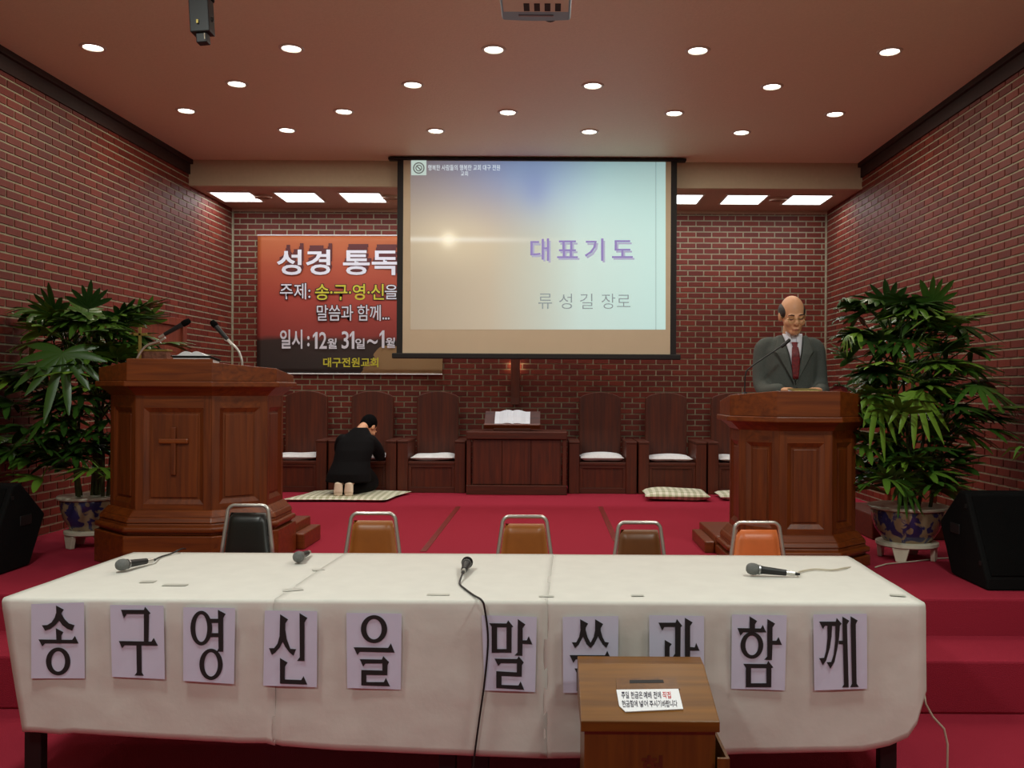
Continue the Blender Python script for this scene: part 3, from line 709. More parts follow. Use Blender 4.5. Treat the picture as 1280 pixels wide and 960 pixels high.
# ------------------------------------------------------------------ pulpits
def pulpit(name, label, X, Y, wf, a, b_, c, H, base_h, ch, emblem, step):
    t = thing(name, label, 'pulpit', (X, Y, ZST))
    D = b_+c
    def out(o, back=0): 
        k = .41*o
        return [(-wf-k, -o), (wf+k, -o), (wf+a+o, b_-k), (wf+a+o, D+back), (-wf-a-o, D+back), (-wf-a-o, b_-k)]
    zb0 = base_h                                       # body starts
    zc = H-ch                                         # underside of the crown mouldings
    MB().prism(out(.085, .03), 0, base_h-.15).build('plinth', M['pulpit_h'], t, bevel=.006)
    MB().prism(out(.06, .02), base_h-.15, base_h-.075).build('base_course', M['pulpit_h'], t, bevel=.01)
    MB().prism(out(.085, .025), base_h-.13, base_h-.095).build('base_moulding', M['pulpit_h'], t, bevel=.012)
    MB().prism(out(.065, .02), base_h-.075, base_h-.04, out(.05, .02)).build('base_moulding', M['pulpit_h'], t, bevel=.008)
    MB().prism(out(.045, .015), base_h-.04, base_h, out(.01, .01)).build('base_moulding', M['pulpit_h'], t, bevel=.004)
    MB().prism(out(-.018), base_h, zc).build('body', M['pulpit'], t)
    P = out(0)
    facets = [(P[5], P[0]), (P[0], P[1]), (P[1], P[2]), (P[2], P[3]), (P[4], P[5])]
    for fi, (p, q) in enumerate(facets):
        p, q = Vector((*p, 0)), Vector((*q, 0)); u = (q-p); ln = u.length; u.normalize(); n = Vector((u.y, -u.x, 0))
        FM = Matrix((( u.x, -n.x, 0, p.x), (u.y, -n.y, 0, p.y), (0, 0, 1, 0), (0, 0, 0, 1)))
        sw = .05 if fi < 3 else .04
        z0, z1 = base_h, zc
        for xa, xb in ((0.001, sw), (ln-sw, ln-.001)): MB().box(xa, xb, .0, .03, z0, z1, FM).build('stile', M['pulpit'], t)
        MB().box(sw, ln-sw, .001, .03, z0, z0+.035, FM).build('rail', M['pulpit_h'], t)
        MB().box(sw, ln-sw, .001, .03, z1-.075, z1, FM).build('rail', M['pulpit_h'], t)
        x0, x1, y0, y1 = sw, ln-sw, z0+.035, z1-.075     # moulded frame and raised field
        e = .028
        fr = MB()
        for (xa, xb, xc, xd, ya, yb, yc, yd) in ((x0, x1, x1-e, x0+e, y1, y1, y1-e, y1-e), (x0, x1, x1-e, x0+e, y0, y0, y0+e, y0+e)):
            fr.add([FM @ Vector(v) for v in ((xa, .002, ya), (xb, .002, yb), (xc, .016, yc), (xd, .016, yd))], [(0, 1, 2, 3)])
        for xa, xc in ((x0, x0+e), (x1, x1-e)):
            fr.add([FM @ Vector(v) for v in ((xa, .002, y0), (xa, .002, y1), (xc, .016, y1-e), (xc, .016, y0+e))], [(0, 1, 2, 3)])
        fr.build('panel_moulding', M['pulpit'], t)
        MB().box(x0+e+.012, x1-e-.012, .010, .02, y0+e+.012, y1-e-.012, FM).build('panel', M['pulpit'], t, bevel=.004)
        if emblem and fi == 1:
            cx = ln/2; em = MB().box(cx-.016, cx+.016, -.008, .012, y0+.30*(y1-y0), y0+.80*(y1-y0), FM)
            cr = em.build('cross_upright', M['pulpit'], t, bevel=.006)
            zc_ = y0+.655*(y1-y0)
            MB().box(cx-.092, cx+.092, -.010, .011, zc_-.016, zc_+.016, FM).build('cross_bar', M['pulpit_h'], t, bevel=.008)
    # crown: cove, lip and the sloping reading desk
    MB().prism(out(.0), zc, zc+.03, out(.03)).build('crown_moulding', M['pulpit_h'], t)
    MB().prism(out(.03, .01), zc+.03, zc+.055, out(.06, .02)).build('crown_moulding', M['pulpit_h'], t)
    MB().prism(out(.085, .03), zc+.055, zc+.09).build('crown_lip', M['pulpit_h'], t, bevel=.006)
    ztop = lambda p: H - max(0, (p[1]+.065)/(D+.1))*.07
    MB().prism(out(.065, .02), zc+.09, ztop).build('desk', M['pulpit_h'], t, bevel=.004)
    if emblem:
        k = wf+.03
        MB().prism([(-k, -.062), (k, -.062), (k-.06, .0), (-k+.06, .0)], lambda p: H-.005, lambda p: H+.022).build('desk_crest', M['pulpit_h'], t, bevel=.004)
    pt = thing('speaker_platform', step[0], 'platform', (X, Y+D+.4, ZST)); L = pt.location.copy()
    for (x0, x1, y0, y1, z1, nm) in step[1:]: MB().box(X+x0, X+x1, Y+y0, Y+y1, ZST, ZST+z1).build(nm, M['pulpit_h'], pt, off=L, bevel=.008)
    return t
PXL, PYL = -2.315, 5.58
pulpit('pulpit', 'large wooden pulpit with a carved cross on its front panel', PXL, PYL, .235, .27, .24, .34, 1.265, .355, .205, True,
       ['low wooden platform behind the pulpit with the carved cross', (-.5, .56, .615, 1.1, .17, 'deck'), (.56, .64, .64, 1.08, .11, 'platform_step')])
PXR, PYR = 1.60, 5.62
pulpit('preaching_pulpit', 'smaller wooden pulpit with plain panels where the grey-suited man prays', PXR, PYR, .165, .21, .19, .30, 1.11, .215, .25, False,
       ['low wooden platform behind the plain pulpit under the praying man', (-.46, .42, .525, 1.2, .12, 'deck'), (-.53, -.46, .55, 1.1, .08, 'platform_step')])

# ------------------------------------------------------------------ stacking chairs behind the table
def stack_chair(px, ytop, wpx, vinyl, label, dd=5.2):
    s = F/dd; X = unroll(px, ytop)[0]/s; H = EYE-unroll(px, ytop)[1]/s; w = wpx/s/2
    t = thing('stacking_chair', label, 'chair', (X, dd, 0), 0, 'metal stacking chairs behind the table')
    wt = w*.80; r = .011
    pts = []
    for k in range(7):
        a = PI/2*k/6; pts.append((-wt+.04-.04*math.cos(a), .0-.01, H-r-.045+.045*math.sin(a)))
    rt = [(-x, y, z) for x, y, z in reversed(pts)]
    path = [(-w*1.02, -.03, H-.34), (-w*.96, -.02, H-.24)]+pts+rt+[(w*.96, -.02, H-.24), (w*1.02, -.03, H-.34)]
    MB().tube(path, r, 10).build('back_frame', M['chrome'], t, 'all')
    for sx in (-1, 1):
        MB().tube([(sx*w*1.02, -.03, H-.345), (sx*w*1.04, -.02, .42), (sx*w*1.05, .04, .0)], r, 8).build('leg', M['chrome'], t, 'all')
        MB().tube([(sx*w*1.04, -.02, .42), (sx*w*1.02, -.36, .42), (sx*w*1.05, -.40, .0)], r, 8).build('leg', M['chrome'], t, 'all')
    MB().tube([(-w*1.03, -.2, .41), (w*1.03, -.2, .41)], r*.8, 8).build('seat_bar', M['chrome'], t, 'all')
    # padded backrest: slightly tapering cushion
    n = 10; vs = []; fs = []
    z0, z1 = H-.33, H-.052
    for side in (0, 1):
        for j in range(n+1):
            for i in range(n+1):
                a, b_ = i/n*2-1, j/n
                hw = (w*.93)*(1-b_)+(wt*.90)*b_
                e = max(0, (1-a**6)*(1-(2*b_-1)**8))**.4
                x = a*hw*(1-.05*max(0, b_-.85)/.15*abs(a)**3)
                vs.append((x, (-.042*e if side == 0 else .0)-.008-.01*(1-b_), z0+(z1-z0)*b_))
    N1 = (n+1)**2
    for j in range(n):
        for i in range(n):
            k = j*(n+1)+i; fs.append((k, k+1, k+n+2, k+n+1)); fs.append((N1+k+1, N1+k, N1+k+n+1, N1+k+n+2))
    ring_ = [i for i in range(n+1)]+[j*(n+1)+n for j in range(1, n+1)]+[n*(n+1)+i for i in range(n-1, -1, -1)]+[j*(n+1) for j in range(n-1, 0, -1)]
    for k in range(len(ring_)):
        p, q = ring_[k], ring_[(k+1) % len(ring_)]; fs.append((q, p, p+N1, q+N1))
    MB().add(vs, fs).build('backrest', M[vinyl], t, 'all')
    c = link('seat', cushion_mesh(w*2, .40, .055, px), M[vinyl], t, 'all', (0, -.2, .425))
stack_chair(311, 629, 64, 'vinyl_black', 'black padded stacking chair with chrome frame in front of the cross pulpit', 5.18)
stack_chair(467, 639, 70, 'vinyl_tan', 'tan padded stacking chair in front of the kneeling man')
stack_chair(656, 643, 70, 'vinyl_tan', 'tan padded stacking chair in front of the communion table')
stack_chair(799, 650.5, 67, 'vinyl_brown', 'dark brown padded stacking chair in front of the small floor cushion')
stack_chair(946, 650.5, 71, 'vinyl_orange', 'orange padded stacking chair in front of the preaching pulpit')

# ------------------------------------------------------------------ long table: two folding tables, paper cover
ZTAB, DF, DR = .742, 3.53, 4.54
TXL, TXR = -2.13, 1.475
for k, (x0, x1, lb) in enumerate(((TXL+.02, -.345, 'folding table under the white cover on the cross pulpit side'), (-.335, TXR-.02, 'folding table under the white cover on the offering box side'))):
    t = thing('folding_table', lb, 'table', ((x0+x1)/2, (DF+DR)/2, 0)); L = t.location.copy()
    MB().box(x0, x1, DF+.012, DR-.01, ZTAB-.035, ZTAB-.006).build('tabletop', M['oak'], t, off=L, bevel=.004)
    xa, xb = (x0+.07, x1-.05) if k == 0 else (x0+.07, x1-.10)
    for lx in (xa, xb):
        for ly in (DF+.08, DR-.1):
            lx2 = lx if not (k == 0 and ly > 4 and lx < -1) else lx+.47
            MB().box(lx2-.034, lx2+.034, ly-.025, ly+.025, 0, ZTAB-.035).build('leg', M['black'], t, off=L, bevel=.005)
    MB().box(xa+.034, xb-.034, DF+.07, DF+.10, ZTAB-.10, ZTAB-.035).build('apron', M['black'], t, off=L)
cover = thing('table_cover', 'white paper cover taped over the long table, hanging down in front', 'tablecloth', ((TXL+TXR)/2, (DF+DR)/2, ZTAB))
L = cover.location.copy()
def bottom_z(x):                                       # lower hem, measured along the photograph
    px = VX+x/DF*F
    pts = [(5, 914), (30, 914), (75, 917), (90, 914), (200, 922), (300, 928), (345, 928), (346, 931), (420, 936), (500, 939), (600, 944), (690, 947), (820, 946), (925, 941), (1000, 940), (1080, 938), (1112, 931), (1138, 919), (1150, 898), (1156, 862)]
    for (a, ya), (b_, yb) in zip(pts, pts[1:]):
        if a <= px <= b_:
            yy = ya+(yb-ya)*(px-a)/(b_-a); break
    else: yy = pts[0][1] if px < 5 else pts[-1][1]
    return EYE-(yy-VY-(px-VX)*math.sin(ROLL))/F*DF
def panel(x0, x1, lift, seed, name='cover_panel'):
    nx = max(8, int((x1-x0)/.035)); ntop, nfr, nrear, ncor = 14, 22, 5, 5
    vs = []; fs = []; r = .014
    rows = nrear+ntop+ncor+nfr
    for j in range(rows+1):
        for i in range(nx+1):
            x = x0+(x1-x0)*i/nx; zb = bottom_z(x); o = lift
            nz = noise.noise(Vector((x*3.1+seed, j*.35, seed)))
            if j <= nrear:
                f = j/nrear; y = DR+o; z = ZTAB-.22*(1-f); 
                if j == nrear: z = ZTAB+o-.002
            elif j <= nrear+ntop:
                f = (j-nrear)/ntop; y = DR+(DF+r-DR)*f; z = ZTAB+o+.0022*noise.noise(Vector((x*4, y*5, seed)))
            elif j <= nrear+ntop+ncor:
                f = (j-nrear-ntop)/ncor*PI/2; y = DF+r-(r+o)*math.sin(f); z = ZTAB-r+(r+o)*math.cos(f)
            else:
                f = (j-nrear-ntop-ncor)/nfr; z = ZTAB-r+(zb-ZTAB+r)*f
                y = DF-o-.002-f*.006-.005*f*noise.noise(Vector((x*2.2+seed, z*1.5, 3)))-.003*f*math.sin(x*7+seed)-.0025*noise.noise(Vector((x*9, z*9, seed)))
            xx = x
            if j > nrear+ntop+ncor and x < TXL+.3: xx = x+.085*((j-nrear-ntop-ncor)/nfr)*(1-(x-TXL)/.3)
            if j < nrear+ntop: 
                g = min(1, max(0, (j-nrear)/ntop)); xx = x+(.05*(1-g) if True else 0)*((1 if x < -.3 else .6))
            vs.append((xx, y, z))
    for j in range(rows):
        for i in range(nx): k = j*(nx+1)+i; fs.append((k, k+nx+1, k+nx+2, k+1)[::-1])
    o = MB().add(vs, fs).build(name, M['paper_cloth'], cover, 'all', off=L)
    sd = o.modifiers.new('thickness', 'SOLIDIFY'); sd.thickness = .0012; sd.offset = 0
    return o
panel(TXL, (347-VX)/F*DF, .002, 1.0); panel((344-VX)/F*DF, (686-VX)/F*DF, .003, 5.3); panel((682-VX)/F*DF, TXR, .002, 9.7)
for px, py, w, h, an in ((185, 727, .06, .02, .1), (219, 731, .10, .018, 0), (398, 712, .05, .02, .5), (366, 737, .08, .022, .4), (548, 743, .09, .014, 0), (683, 745, .06, .012, 0), (797, 744, .05, .012, 0), (1122, 744, .06, .015, -.3)):
    p = on_level(px, py, ZTAB+.0056); R = Matrix.Translation(p) @ Matrix.Rotation(an, 4, 'Z')
    MB().box(-w/2, w/2, -h, h, -.0004, .0004, R).build('tape_piece', M['tape'], cover, off=L)

# ten sheets with one large syllable each
GLYPH = [
 ((35, 750), ((39, 755), (105, 753), (106, 848), (39, 848)), 'song', [[(335,65),(430,115),(402,160),(385,235),(330,300),(270,345),(205,368),(165,303),(230,300),(280,270),(320,210),(338,150)], [(372,180),(402,165),(440,230),(490,280),(560,303),(530,368),(470,345),(410,300),(366,235)], [(333,338),(425,385),(400,430),(400,478),(340,478)], [(125,473),(530,478),(562,430),(608,522),(205,522),(170,555)]], [(362,737,147,167,82,122)]),
 ((135, 753), ((137.5, 756), (204.5, 757), (206, 849), (140, 846)), 'gu', [[(155,88),(430,90),(445,52),(510,130),(492,145),(485,475),(430,475),(430,140),(225,140),(190,190)], [(130,463),(520,470),(548,425),(600,520),(200,515),(168,550)], [(340,515),(400,515),(405,840),(430,880),(318,877),(345,840)]], []),
 ((225, 757), ((229, 759), (294, 760), (292.5, 855), (229, 851)), 'yeong', [[(350,158),(465,158),(465,208),(350,208)], [(350,330),(465,330),(465,378),(350,378)], [(455,50),(548,100),(518,150),(518,553),(440,553),(462,515)]], [(255,270,130,208,72,165), (372,705,140,188,82,145)]),
 ((327, 762), ((331, 763), (396.5, 764), (396, 859), (329, 857)), 'sin', [[(222,55),(318,118),(285,165),(283,250),(262,370),(215,460),(165,515),(122,543),(88,463),(150,462),(190,410),(215,320)], [(255,280),(285,250),(300,350),(345,470),(415,475),(382,553),(330,510),(285,450),(250,380)], [(455,42),(550,100),(515,155),(515,618),(425,615),(458,570)], [(220,580),(312,635),(280,685),(278,838),(475,845),(503,798),(548,900),(220,888)]], []),
 ((430, 764), ((433, 766), (502, 767), (501, 862), (434, 860)), 'eul', [[(115,432),(530,440),(562,385),(608,497),(190,487),(160,525)], [(188,575),(455,580),(470,540),(540,610),(522,650),(520,768),(268,765),(268,850),(478,850),(503,800),(552,902),(207,890),(207,705),(460,712),(460,628),(258,628),(230,665)]], [(360,215,158,168,92,122)]),
 ((600, 767), ((602, 769), (671, 771), (669, 865), (606, 863)), 'mal', [[(110,115),(318,118),(338,80),(400,158),(380,165),(145,165)], [(140,150),(205,150),(205,470),(140,470)], [(318,150),(380,150),(378,470),(318,470)], [(200,425),(320,425),(320,470),(200,470)], [(453,65),(545,130),(512,175),(512,320),(562,320),(585,270),(628,370),(510,362),(508,508),(415,502),(450,465)], [(175,540),(445,545),(465,512),(525,585),(503,620),(500,757),(258,748),(258,855),(462,862),(487,812),(530,915),(195,893),(195,690),(442,705),(442,597),(250,595),(218,630)]], []),
 ((701, 768), ((703.5, 771), (773, 770), (772, 866), (704, 866)), 'sseum', [[(232,58),(328,110),(300,160),(295,215),(265,270),(215,365),(170,405),(132,335),(185,335),(220,270),(235,190)], [(262,230),(300,190),(320,270),(357,340),(395,270),(412,190),(412,58),(508,115),(480,165),(478,215),(445,270),(400,360),(357,402),(310,360),(268,270)], [(440,230),(478,190),(500,270),(530,330),(578,338),(548,402),(500,360),(455,280)], [(105,488),(530,490),(558,435),(605,545),(180,540),(150,582)], [(165,648),(430,650),(450,612),(515,690),(495,700),(190,700)], [(190,690),(245,690),(245,920),(190,920)], [(440,690),(495,690),(495,920),(440,920)], [(240,870),(445,870),(445,920),(240,920)]], []),
 ((808, 767), ((811.5, 769), (880, 770), (880, 864), (812, 864)), 'gwa', [[(145,108),(350,108),(365,65),(430,145),(412,165),(408,520),(315,520),(345,480),(345,160),(215,160),(190,205)], [(220,315),(305,365),(278,400),(278,640),(220,640)], [(90,628),(400,628),(425,590),(455,690),(165,690),(130,725)], [(462,50),(555,105),(525,150),(525,400),(580,405),(597,350),(638,445),(525,445),(525,880),(430,875),(462,835)]], []),
 ((912, 766), ((915, 768), (983.5, 769), (981, 863), (914, 861)), 'ham', [[(240,42),(330,98),(305,140),(305,190),(240,190)], [(95,183),(375,188),(398,145),(440,235),(165,235),(130,275)], [(453,75),(548,130),(515,175),(515,335),(562,335),(587,290),(628,385),(515,382),(508,568),(415,562),(452,525)], [(165,612),(445,615),(465,578),(525,655),(500,665),(195,662)], [(195,640),(258,640),(258,893),(195,893)], [(442,640),(503,640),(500,893),(442,893)], [(250,845),(450,845),(450,893),(250,893)]], [(268,390,137,160,78,118)]),
 ((1013, 766), ((1016.5, 768), (1083.5, 767), (1084, 861), (1018, 863)), 'kke', [[(105,105),(305,105),(315,60),(375,130),(352,160),(175,155),(150,195)], [(205,150),(260,150),(255,280),(235,420),(190,570),(150,630),(105,545),(165,540),(190,450),(205,300)], [(300,150),(355,150),(345,300),(320,450),(290,590),(240,672),(195,592),(250,590),(280,500),(300,330)], [(340,335),(395,335),(395,378),(340,378)], [(383,45),(467,95),(440,140),(460,895),(380,895),(403,860)], [(482,42),(568,92),(545,135),(555,850),(582,890),(478,892),(500,850)]], []),
]
DP = DF-.0175
for gi, ((ox, oy), quad, nm, polys, rings) in enumerate(GLYPH):
    q = [at(x, y, DP) for x, y in quad]; ctr = at((quad[2][0]+quad[3][0])/2, quad[2][1], DP)
    t = thing('paper_sign', 'white sheet with one black syllable on the table cover, %s of ten from left' % ORD[gi], 'sign', ctr, 0, 'lettered sheets on the table cover')
    vs = []
    for j in range(5):
        for i in range(4):
            p = q[3].lerp(q[2], i/3).lerp(q[0].lerp(q[1], i/3), j/4); p.y += .004*(.5-abs(i/3-.5)) if j else .0
            vs.append(p)
    MB().add(vs, [(j*4+i, j*4+i+1, j*4+i+5, j*4+i+4) for j in range(4) for i in range(3)]).build('sheet', M['paper'], t, off=ctr)
    cv = lambda x, y, d: at(ox+x/9.6, oy+y/9.6, d)
    g = MB()
    for k, pl in enumerate(polys): g.sheet([cv(x, y, DP-.0016-.00015*k) for x, y in pl])
    for k, (cx, cy, rx, ry, ix, iy) in enumerate(rings):
        vs = []; n = 40
        for a in range(n):
            an = 2*PI*a/n; vs += [cv(cx+rx*math.cos(an), cy+ry*math.sin(an), DP-.0013-.0001*k), cv(cx+ix*math.cos(an), cy+iy*math.sin(an), DP-.0013-.0001*k)]
        g.add(vs, [(2*a, (2*a+2) % (2*n), (2*a+3) % (2*n), 2*a+1) for a in range(n)])
    g.build('printed_syllable', M['ink'], t, off=ctr)['kind'] = 'stuff'

# ------------------------------------------------------------------ hand microphones with cables
def hand_mic(head_px, tail_px, label, cable, cmat='black', length=None, headmat='mic_mesh'):
    h = on_level(*head_px, ZTAB+.036); q = on_level(*tail_px, ZTAB+.026)
    ax = (q-h); ax.z = -.012
    ln = length or max(.15, min(.2, ax.length)); ax.normalize()
    base = Vector((h.x, h.y, ZTAB+.006)); t = thing('hand_microphone', label, 'microphone', base, 0, 'hand microphones on the table')
    R = Matrix.Translation(h) @ ax.to_track_quat('Z', 'Y').to_matrix().to_4x4()
    MB().lathe([(.001, -.027), (.012, -.025), (.021, -.018), (.026, -.006), (.0265, .008), (.024, .02), (.02, .028), (.001, .029)], 20, R).build('grille_head', M[headmat], t, 'all', off=base)
    MB().lathe([(.001, .027), (.0225, .028), (.0225, .036), (.001, .036)], 20, R).build('collar', M['steel'], t, True, off=base)
    MB().lathe([(.001, .036), (.0195, .036), (.0175, .05), (.0135, ln-.02), (.001, ln-.02)], 20, R).build('handle', M['black'], t, True, off=base)
    MB().lathe([(.001, ln-.02), (.0105, ln-.02), (.0105, ln+.018), (.001, ln+.018)], 16, R).build('connector', M['chrome'], t, True, off=base)
    MB().lathe([(.001, ln+.018), (.008, ln+.018), (.005, ln+.04), (.001, ln+.04)], 12, R).build('strain_relief', M['black'], t, True, off=base)
    if cable:
        st_ = R @ Vector((0, 0, ln+.035)); pts = [st_]+cable
        sm = []                                         # smooth the cable through its points
        for i in range(len(pts)-1):
            p0, p1, p2, p3 = pts[max(i-1, 0)], pts[i], pts[i+1], pts[min(i+2, len(pts)-1)]
            for k in range(6):
                f = k/6; sm.append(.5*((2*p1)+(p2-p0)*f+(2*p0-5*p1+4*p2-p3)*f*f+(3*p1-p0-3*p2+p3)*f**3))
        sm.append(pts[-1])
        MB().tube(sm, .0042, 8).build('cable', M[cmat], t, 'all', off=base)
T_ = lambda x, y: on_level(x, y, ZTAB+.0095)
FR = lambda x, y: at(x, y, DP-.008)
hand_mic((152, 706), (188, 700), 'hand microphone near the left end of the table, cable trailing off the back edge', [T_(201, 696), T_(214, 692), T_(226, 686.5), on_level(232, 686, ZTAB-.1)], length=.17)
hand_mic((373, 696), (386, 690), 'hand microphone behind the fourth lettered sheet, pointing toward the stage', [], length=.17)
hand_mic((584, 703), (575, 724), 'hand microphone lying head away with its black cable hanging over the table front', [T_(574.5, 729), T_(581, 736), T_(592, 744), T_(602, 751)+Vector((0, 0, .002)), FR(606, 762), FR(610, 800), FR(606, 850), FR(599, 900), FR(593, 946), FR(590, 985)], length=.17, headmat='dull_black')
hand_mic((940, 711), (975, 714.5), 'hand microphone with a white cable lying near the preacher end of the table', [T_(1000, 714.5), T_(1018, 711.5), T_(1040, 712.5), T_(1056, 710), on_level(1066, 709, ZTAB-.004)], 'white_cable', length=.17)
wcb = MB().tube([on_level(1094, 709, ZST+.006), on_level(1108, 705, ZST+.006), on_level(1140, 702, ZST+.006), on_level(1172, 698, ZST+.006), on_level(1200, 697, ZST+.006)], .0045, 8).build('floor_cable', M['white_cable'], smooth='all')
tag(wcb, 'thin pale cable on the red stage carpet running past the flower pot to the loudspeaker', 'cable')
pts = [at(1155, 866, DF+.03), at(1157, 880, DF+.03), at(1166, 896, DF+.03), at(1180, 911, DF+.03), at(1184.5, 930, DF+.03), at(1184, 965, DF+.03), at(1181, 987, DF+.03)]
wcb = MB().tube(pts, .0045, 8).build('hanging_cable', M['white_cable'], smooth='all')
tag(wcb, 'thin pale cable hanging to the floor at the bare end of the table', 'cable')

# ------------------------------------------------------------------ offering box
BX0, BX1, BY0, BY1 = .112, .572, 2.99, 3.38
bx = thing('offering_box', 'wooden offering box with sloping slotted lid and printed notice', 'offering box', ((BX0+BX1)/2, (BY0+BY1)/2, 0)); L = bx.location.copy()
ZF, ZBK = .474, .575
MB().box(BX0+.012, BX1-.012, BY0+.012, BY1-.01, 0, .44).build('body', M['oak_v'], bx, off=L, bevel=.003)
lid = MB()
pr = [(BY0, ZF-.036), (BY0, ZF), (BY1-.075, ZBK-.006), (BY1, ZBK), (BY1, ZF-.036)]
n = len(pr); lid.add([(x, y, z) for x in (BX0, BX1) for y, z in pr], [tuple(range(n)), tuple(range(2*n-1, n-1, -1))]+[(i, n+i, n+(i+1) % n, (i+1) % n) for i in range(n)])
ld = lid.build('lid', M['oak'], bx, off=L, bevel=.003)
PN = (Vector((0, BY1-.075, ZBK-.006))-Vector((0, BY0, ZF))).normalized(); NRM = Vector((0, -PN.z, PN.y)); P0 = Vector((0, BY0, ZF))
def lidp(px, py, h): return on_plane(px, py, P0+NRM*h, NRM)
def slab(name, mat, quad, h0, h1, parent):
    b0 = [lidp(x, y, h1) for x, y in quad]; n = len(b0); a0 = [p-NRM*(h1-h0) for p in b0]
    return MB().add(a0+b0, [tuple(range(n)), tuple(range(2*n-1, n-1, -1))]+[(i, (i+1) % n, n+(i+1) % n, n+i)[::-1] for i in range(n)]).build(name, mat, parent, off=L)
slab('slot_plate', M['oak_v'], ((770, 848), (845, 847), (850, 861), (771, 862)), .0005, .003, ld)
slab('slot', M['ink'], ((787, 850), (829, 849.5), (830, 853.5), (787, 854)), .003, .0036, ld)
lb_ = slab('notice', M['label_paper'], ((770.5, 862), (848, 861), (854, 886), (782, 889.5), (774, 882)), .001, .0042, ld)
def lid_text(body, x0, y0, x1, y1, x2, y2, x3, y3, mat, bold=.008):
    fit_text('notice_lettering', body, M[mat], ld, [lidp(x0, y0, .0052), lidp(x1, y1, .0052), lidp(x2, y2, .0052), lidp(x3, y3, .0052)], L, bold)
ln1 = lambda a, b_: (776+62*a+.5, 864.5, 776+62*b_, 864.3, 777+62*b_, 873, 777+62*a, 873.2)
ln2 = lambda a, b_: (777+69*a, 875.5, 777+69*b_, 875, 778+69*b_, 883.5, 778+69*a, 884)
for bd, a, b_, mt in (('주일', 0, .155, 'ink_navy'), ('헌금은', .19, .43, 'ink_navy'), ('예배', .45, .61, 'ink_navy'), ('전에', .645, .80, 'ink_navy'), ('직접', .83, 1.0, 'ink_red')): lid_text(bd, *ln1(a, b_), mt)
for bd, a, b_ in (('헌금함에', 0, .28), ('넣어', .315, .47), ('주시기', .50, .71), ('바랍니다', .73, 1.0)): lid_text(bd, *ln2(a, b_), 'ink_navy')
cy = BY0+.0105
fit_text('carved_lettering', '헌', M['throne'], bx, px_quad(802, 944, 829, 972, cy), L, .03)
X0, X1, Y0, Y1, Z1 = BX1-.0115, .600, 2.965, 3.30, .362
for a in ((X1-.010, X1, Y0, Y1, .20, Z1), (X0, X1-.010, Y0, Y0+.012, .20, Z1), (X0, X1-.010, Y1-.012, Y1, .20, Z1), (X0, X1-.010, Y0+.012, Y1-.012, .20, .215)):
    MB().box(*a).build('side_pocket', M['oak_v'], bx, off=L)

# ------------------------------------------------------------------ wedge loudspeakers
def wedge(name, label, x0, x1, dy, flip):
    prof = [(5.04, .46), (5.05, .52), (5.31, .975), (5.39, .985), (5.66, .76), (5.49, .465)]
    t = thing(name, label, 'loudspeaker', ((x0+x1)/2, 5.35+dy, ZST)); L = t.location.copy()
    n = len(prof); vs = [(x, y+dy, z) for x in (x0, x1) for y, z in prof]
    MB().add(vs, [tuple(range(n)), tuple(range(2*n-1, n-1, -1))]+[(i, n+i, n+(i+1) % n, (i+1) % n) for i in range(n)]).build('cabinet', M['dull_black'], t, off=L, bevel=.012)
    a, b_ = Vector((0, prof[1][0]+dy, prof[1][1])), Vector((0, prof[2][0]+dy, prof[2][1])); u = (b_-a).normalized(); nn = Vector((0, -u.z, u.y))
    g = [a+u*.02+nn*.006, b_-u*.02+nn*.006]
    vs = [p+Vector((x, 0, 0))+nn*k for x in (x0+.03, x1-.03) for p in g for k in (-.008, .004)]
    MB().add(vs, [(0, 1, 3, 2), (4, 6, 7, 5), (0, 4, 5, 1), (2, 3, 7, 6), (1, 5, 7, 3), (0, 2, 6, 4)]).build('grille', M['grille'], t, off=L, bevel=.003)
    xs = x0 if not flip else x1
    MB().box(xs-.006, xs+.006, 5.38+dy, 5.50+dy, .72, .78).build('side_handle', M['black'], t, off=L, bevel=.004)
    for z, y in ((.60, 5.12), (.90, 5.30)): MB().box(xs-.004, xs+.004, y+dy-.012, y+dy+.012, z-.012, z+.012).build('corner_cap', M['black'], t, off=L)
wedge('wedge_loudspeaker', 'black wedge loudspeaker on the stage beside the palm near the preaching pulpit', 2.45, 3.12, 0, False)
wedge('wedge_loudspeaker', 'black wedge loudspeaker in the dark corner beside the palm near the cross pulpit', -3.66, -3.22, .13, True)

# ------------------------------------------------------------------ lady palms in painted pots
def frond_mesh(rnd, L_, nl, spread, droop, base, tip_dir, side):
    """fan of nl leaflets; petiole from base to hub; local to plant"""
    hub = tip_dir[0]; p = tip_dir[1].normalized(); t = side.normalized(); nrm = t.cross(p).normalized()
    mb = MB()
    mid = (base+hub)/2+Vector((0, 0, .04))
    mb.tube([base, mid, hub], [.006, .005, .004], 5)
    for k in range(nl):
        a = spread*((k+.5)/nl*2-1)+rnd.uniform(-.06, .06)
        d = p*math.cos(a)+t*math.sin(a); w_dir = (t*math.cos(a)-p*math.sin(a))
        ll = L_*(1-.22*abs(a)/max(spread, .1))*rnd.uniform(.88, 1.08); ww = L_*rnd.uniform(.075, .10)
        n = 6; vs = []
        dr = droop*rnd.uniform(.6, 1.4)
        for i in range(n+1):
            f = i/n; c = hub+d*(ll*f)+Vector((0, 0, -dr*ll*f*f))
            w = ww*(math.sin(PI*min(1, f*.82+.10))**.7)*(1 if i < n else .35)
            fold = nrm*(w*.30)
            vs += [c-w_dir*w+fold, c-nrm*0, c+w_dir*w+fold]
        mb.add(vs, [(3*i+j, 3*i+j+1, 3*i+j+4, 3*i+j+3) for i in range(n) for j in range(2)])
    return mb
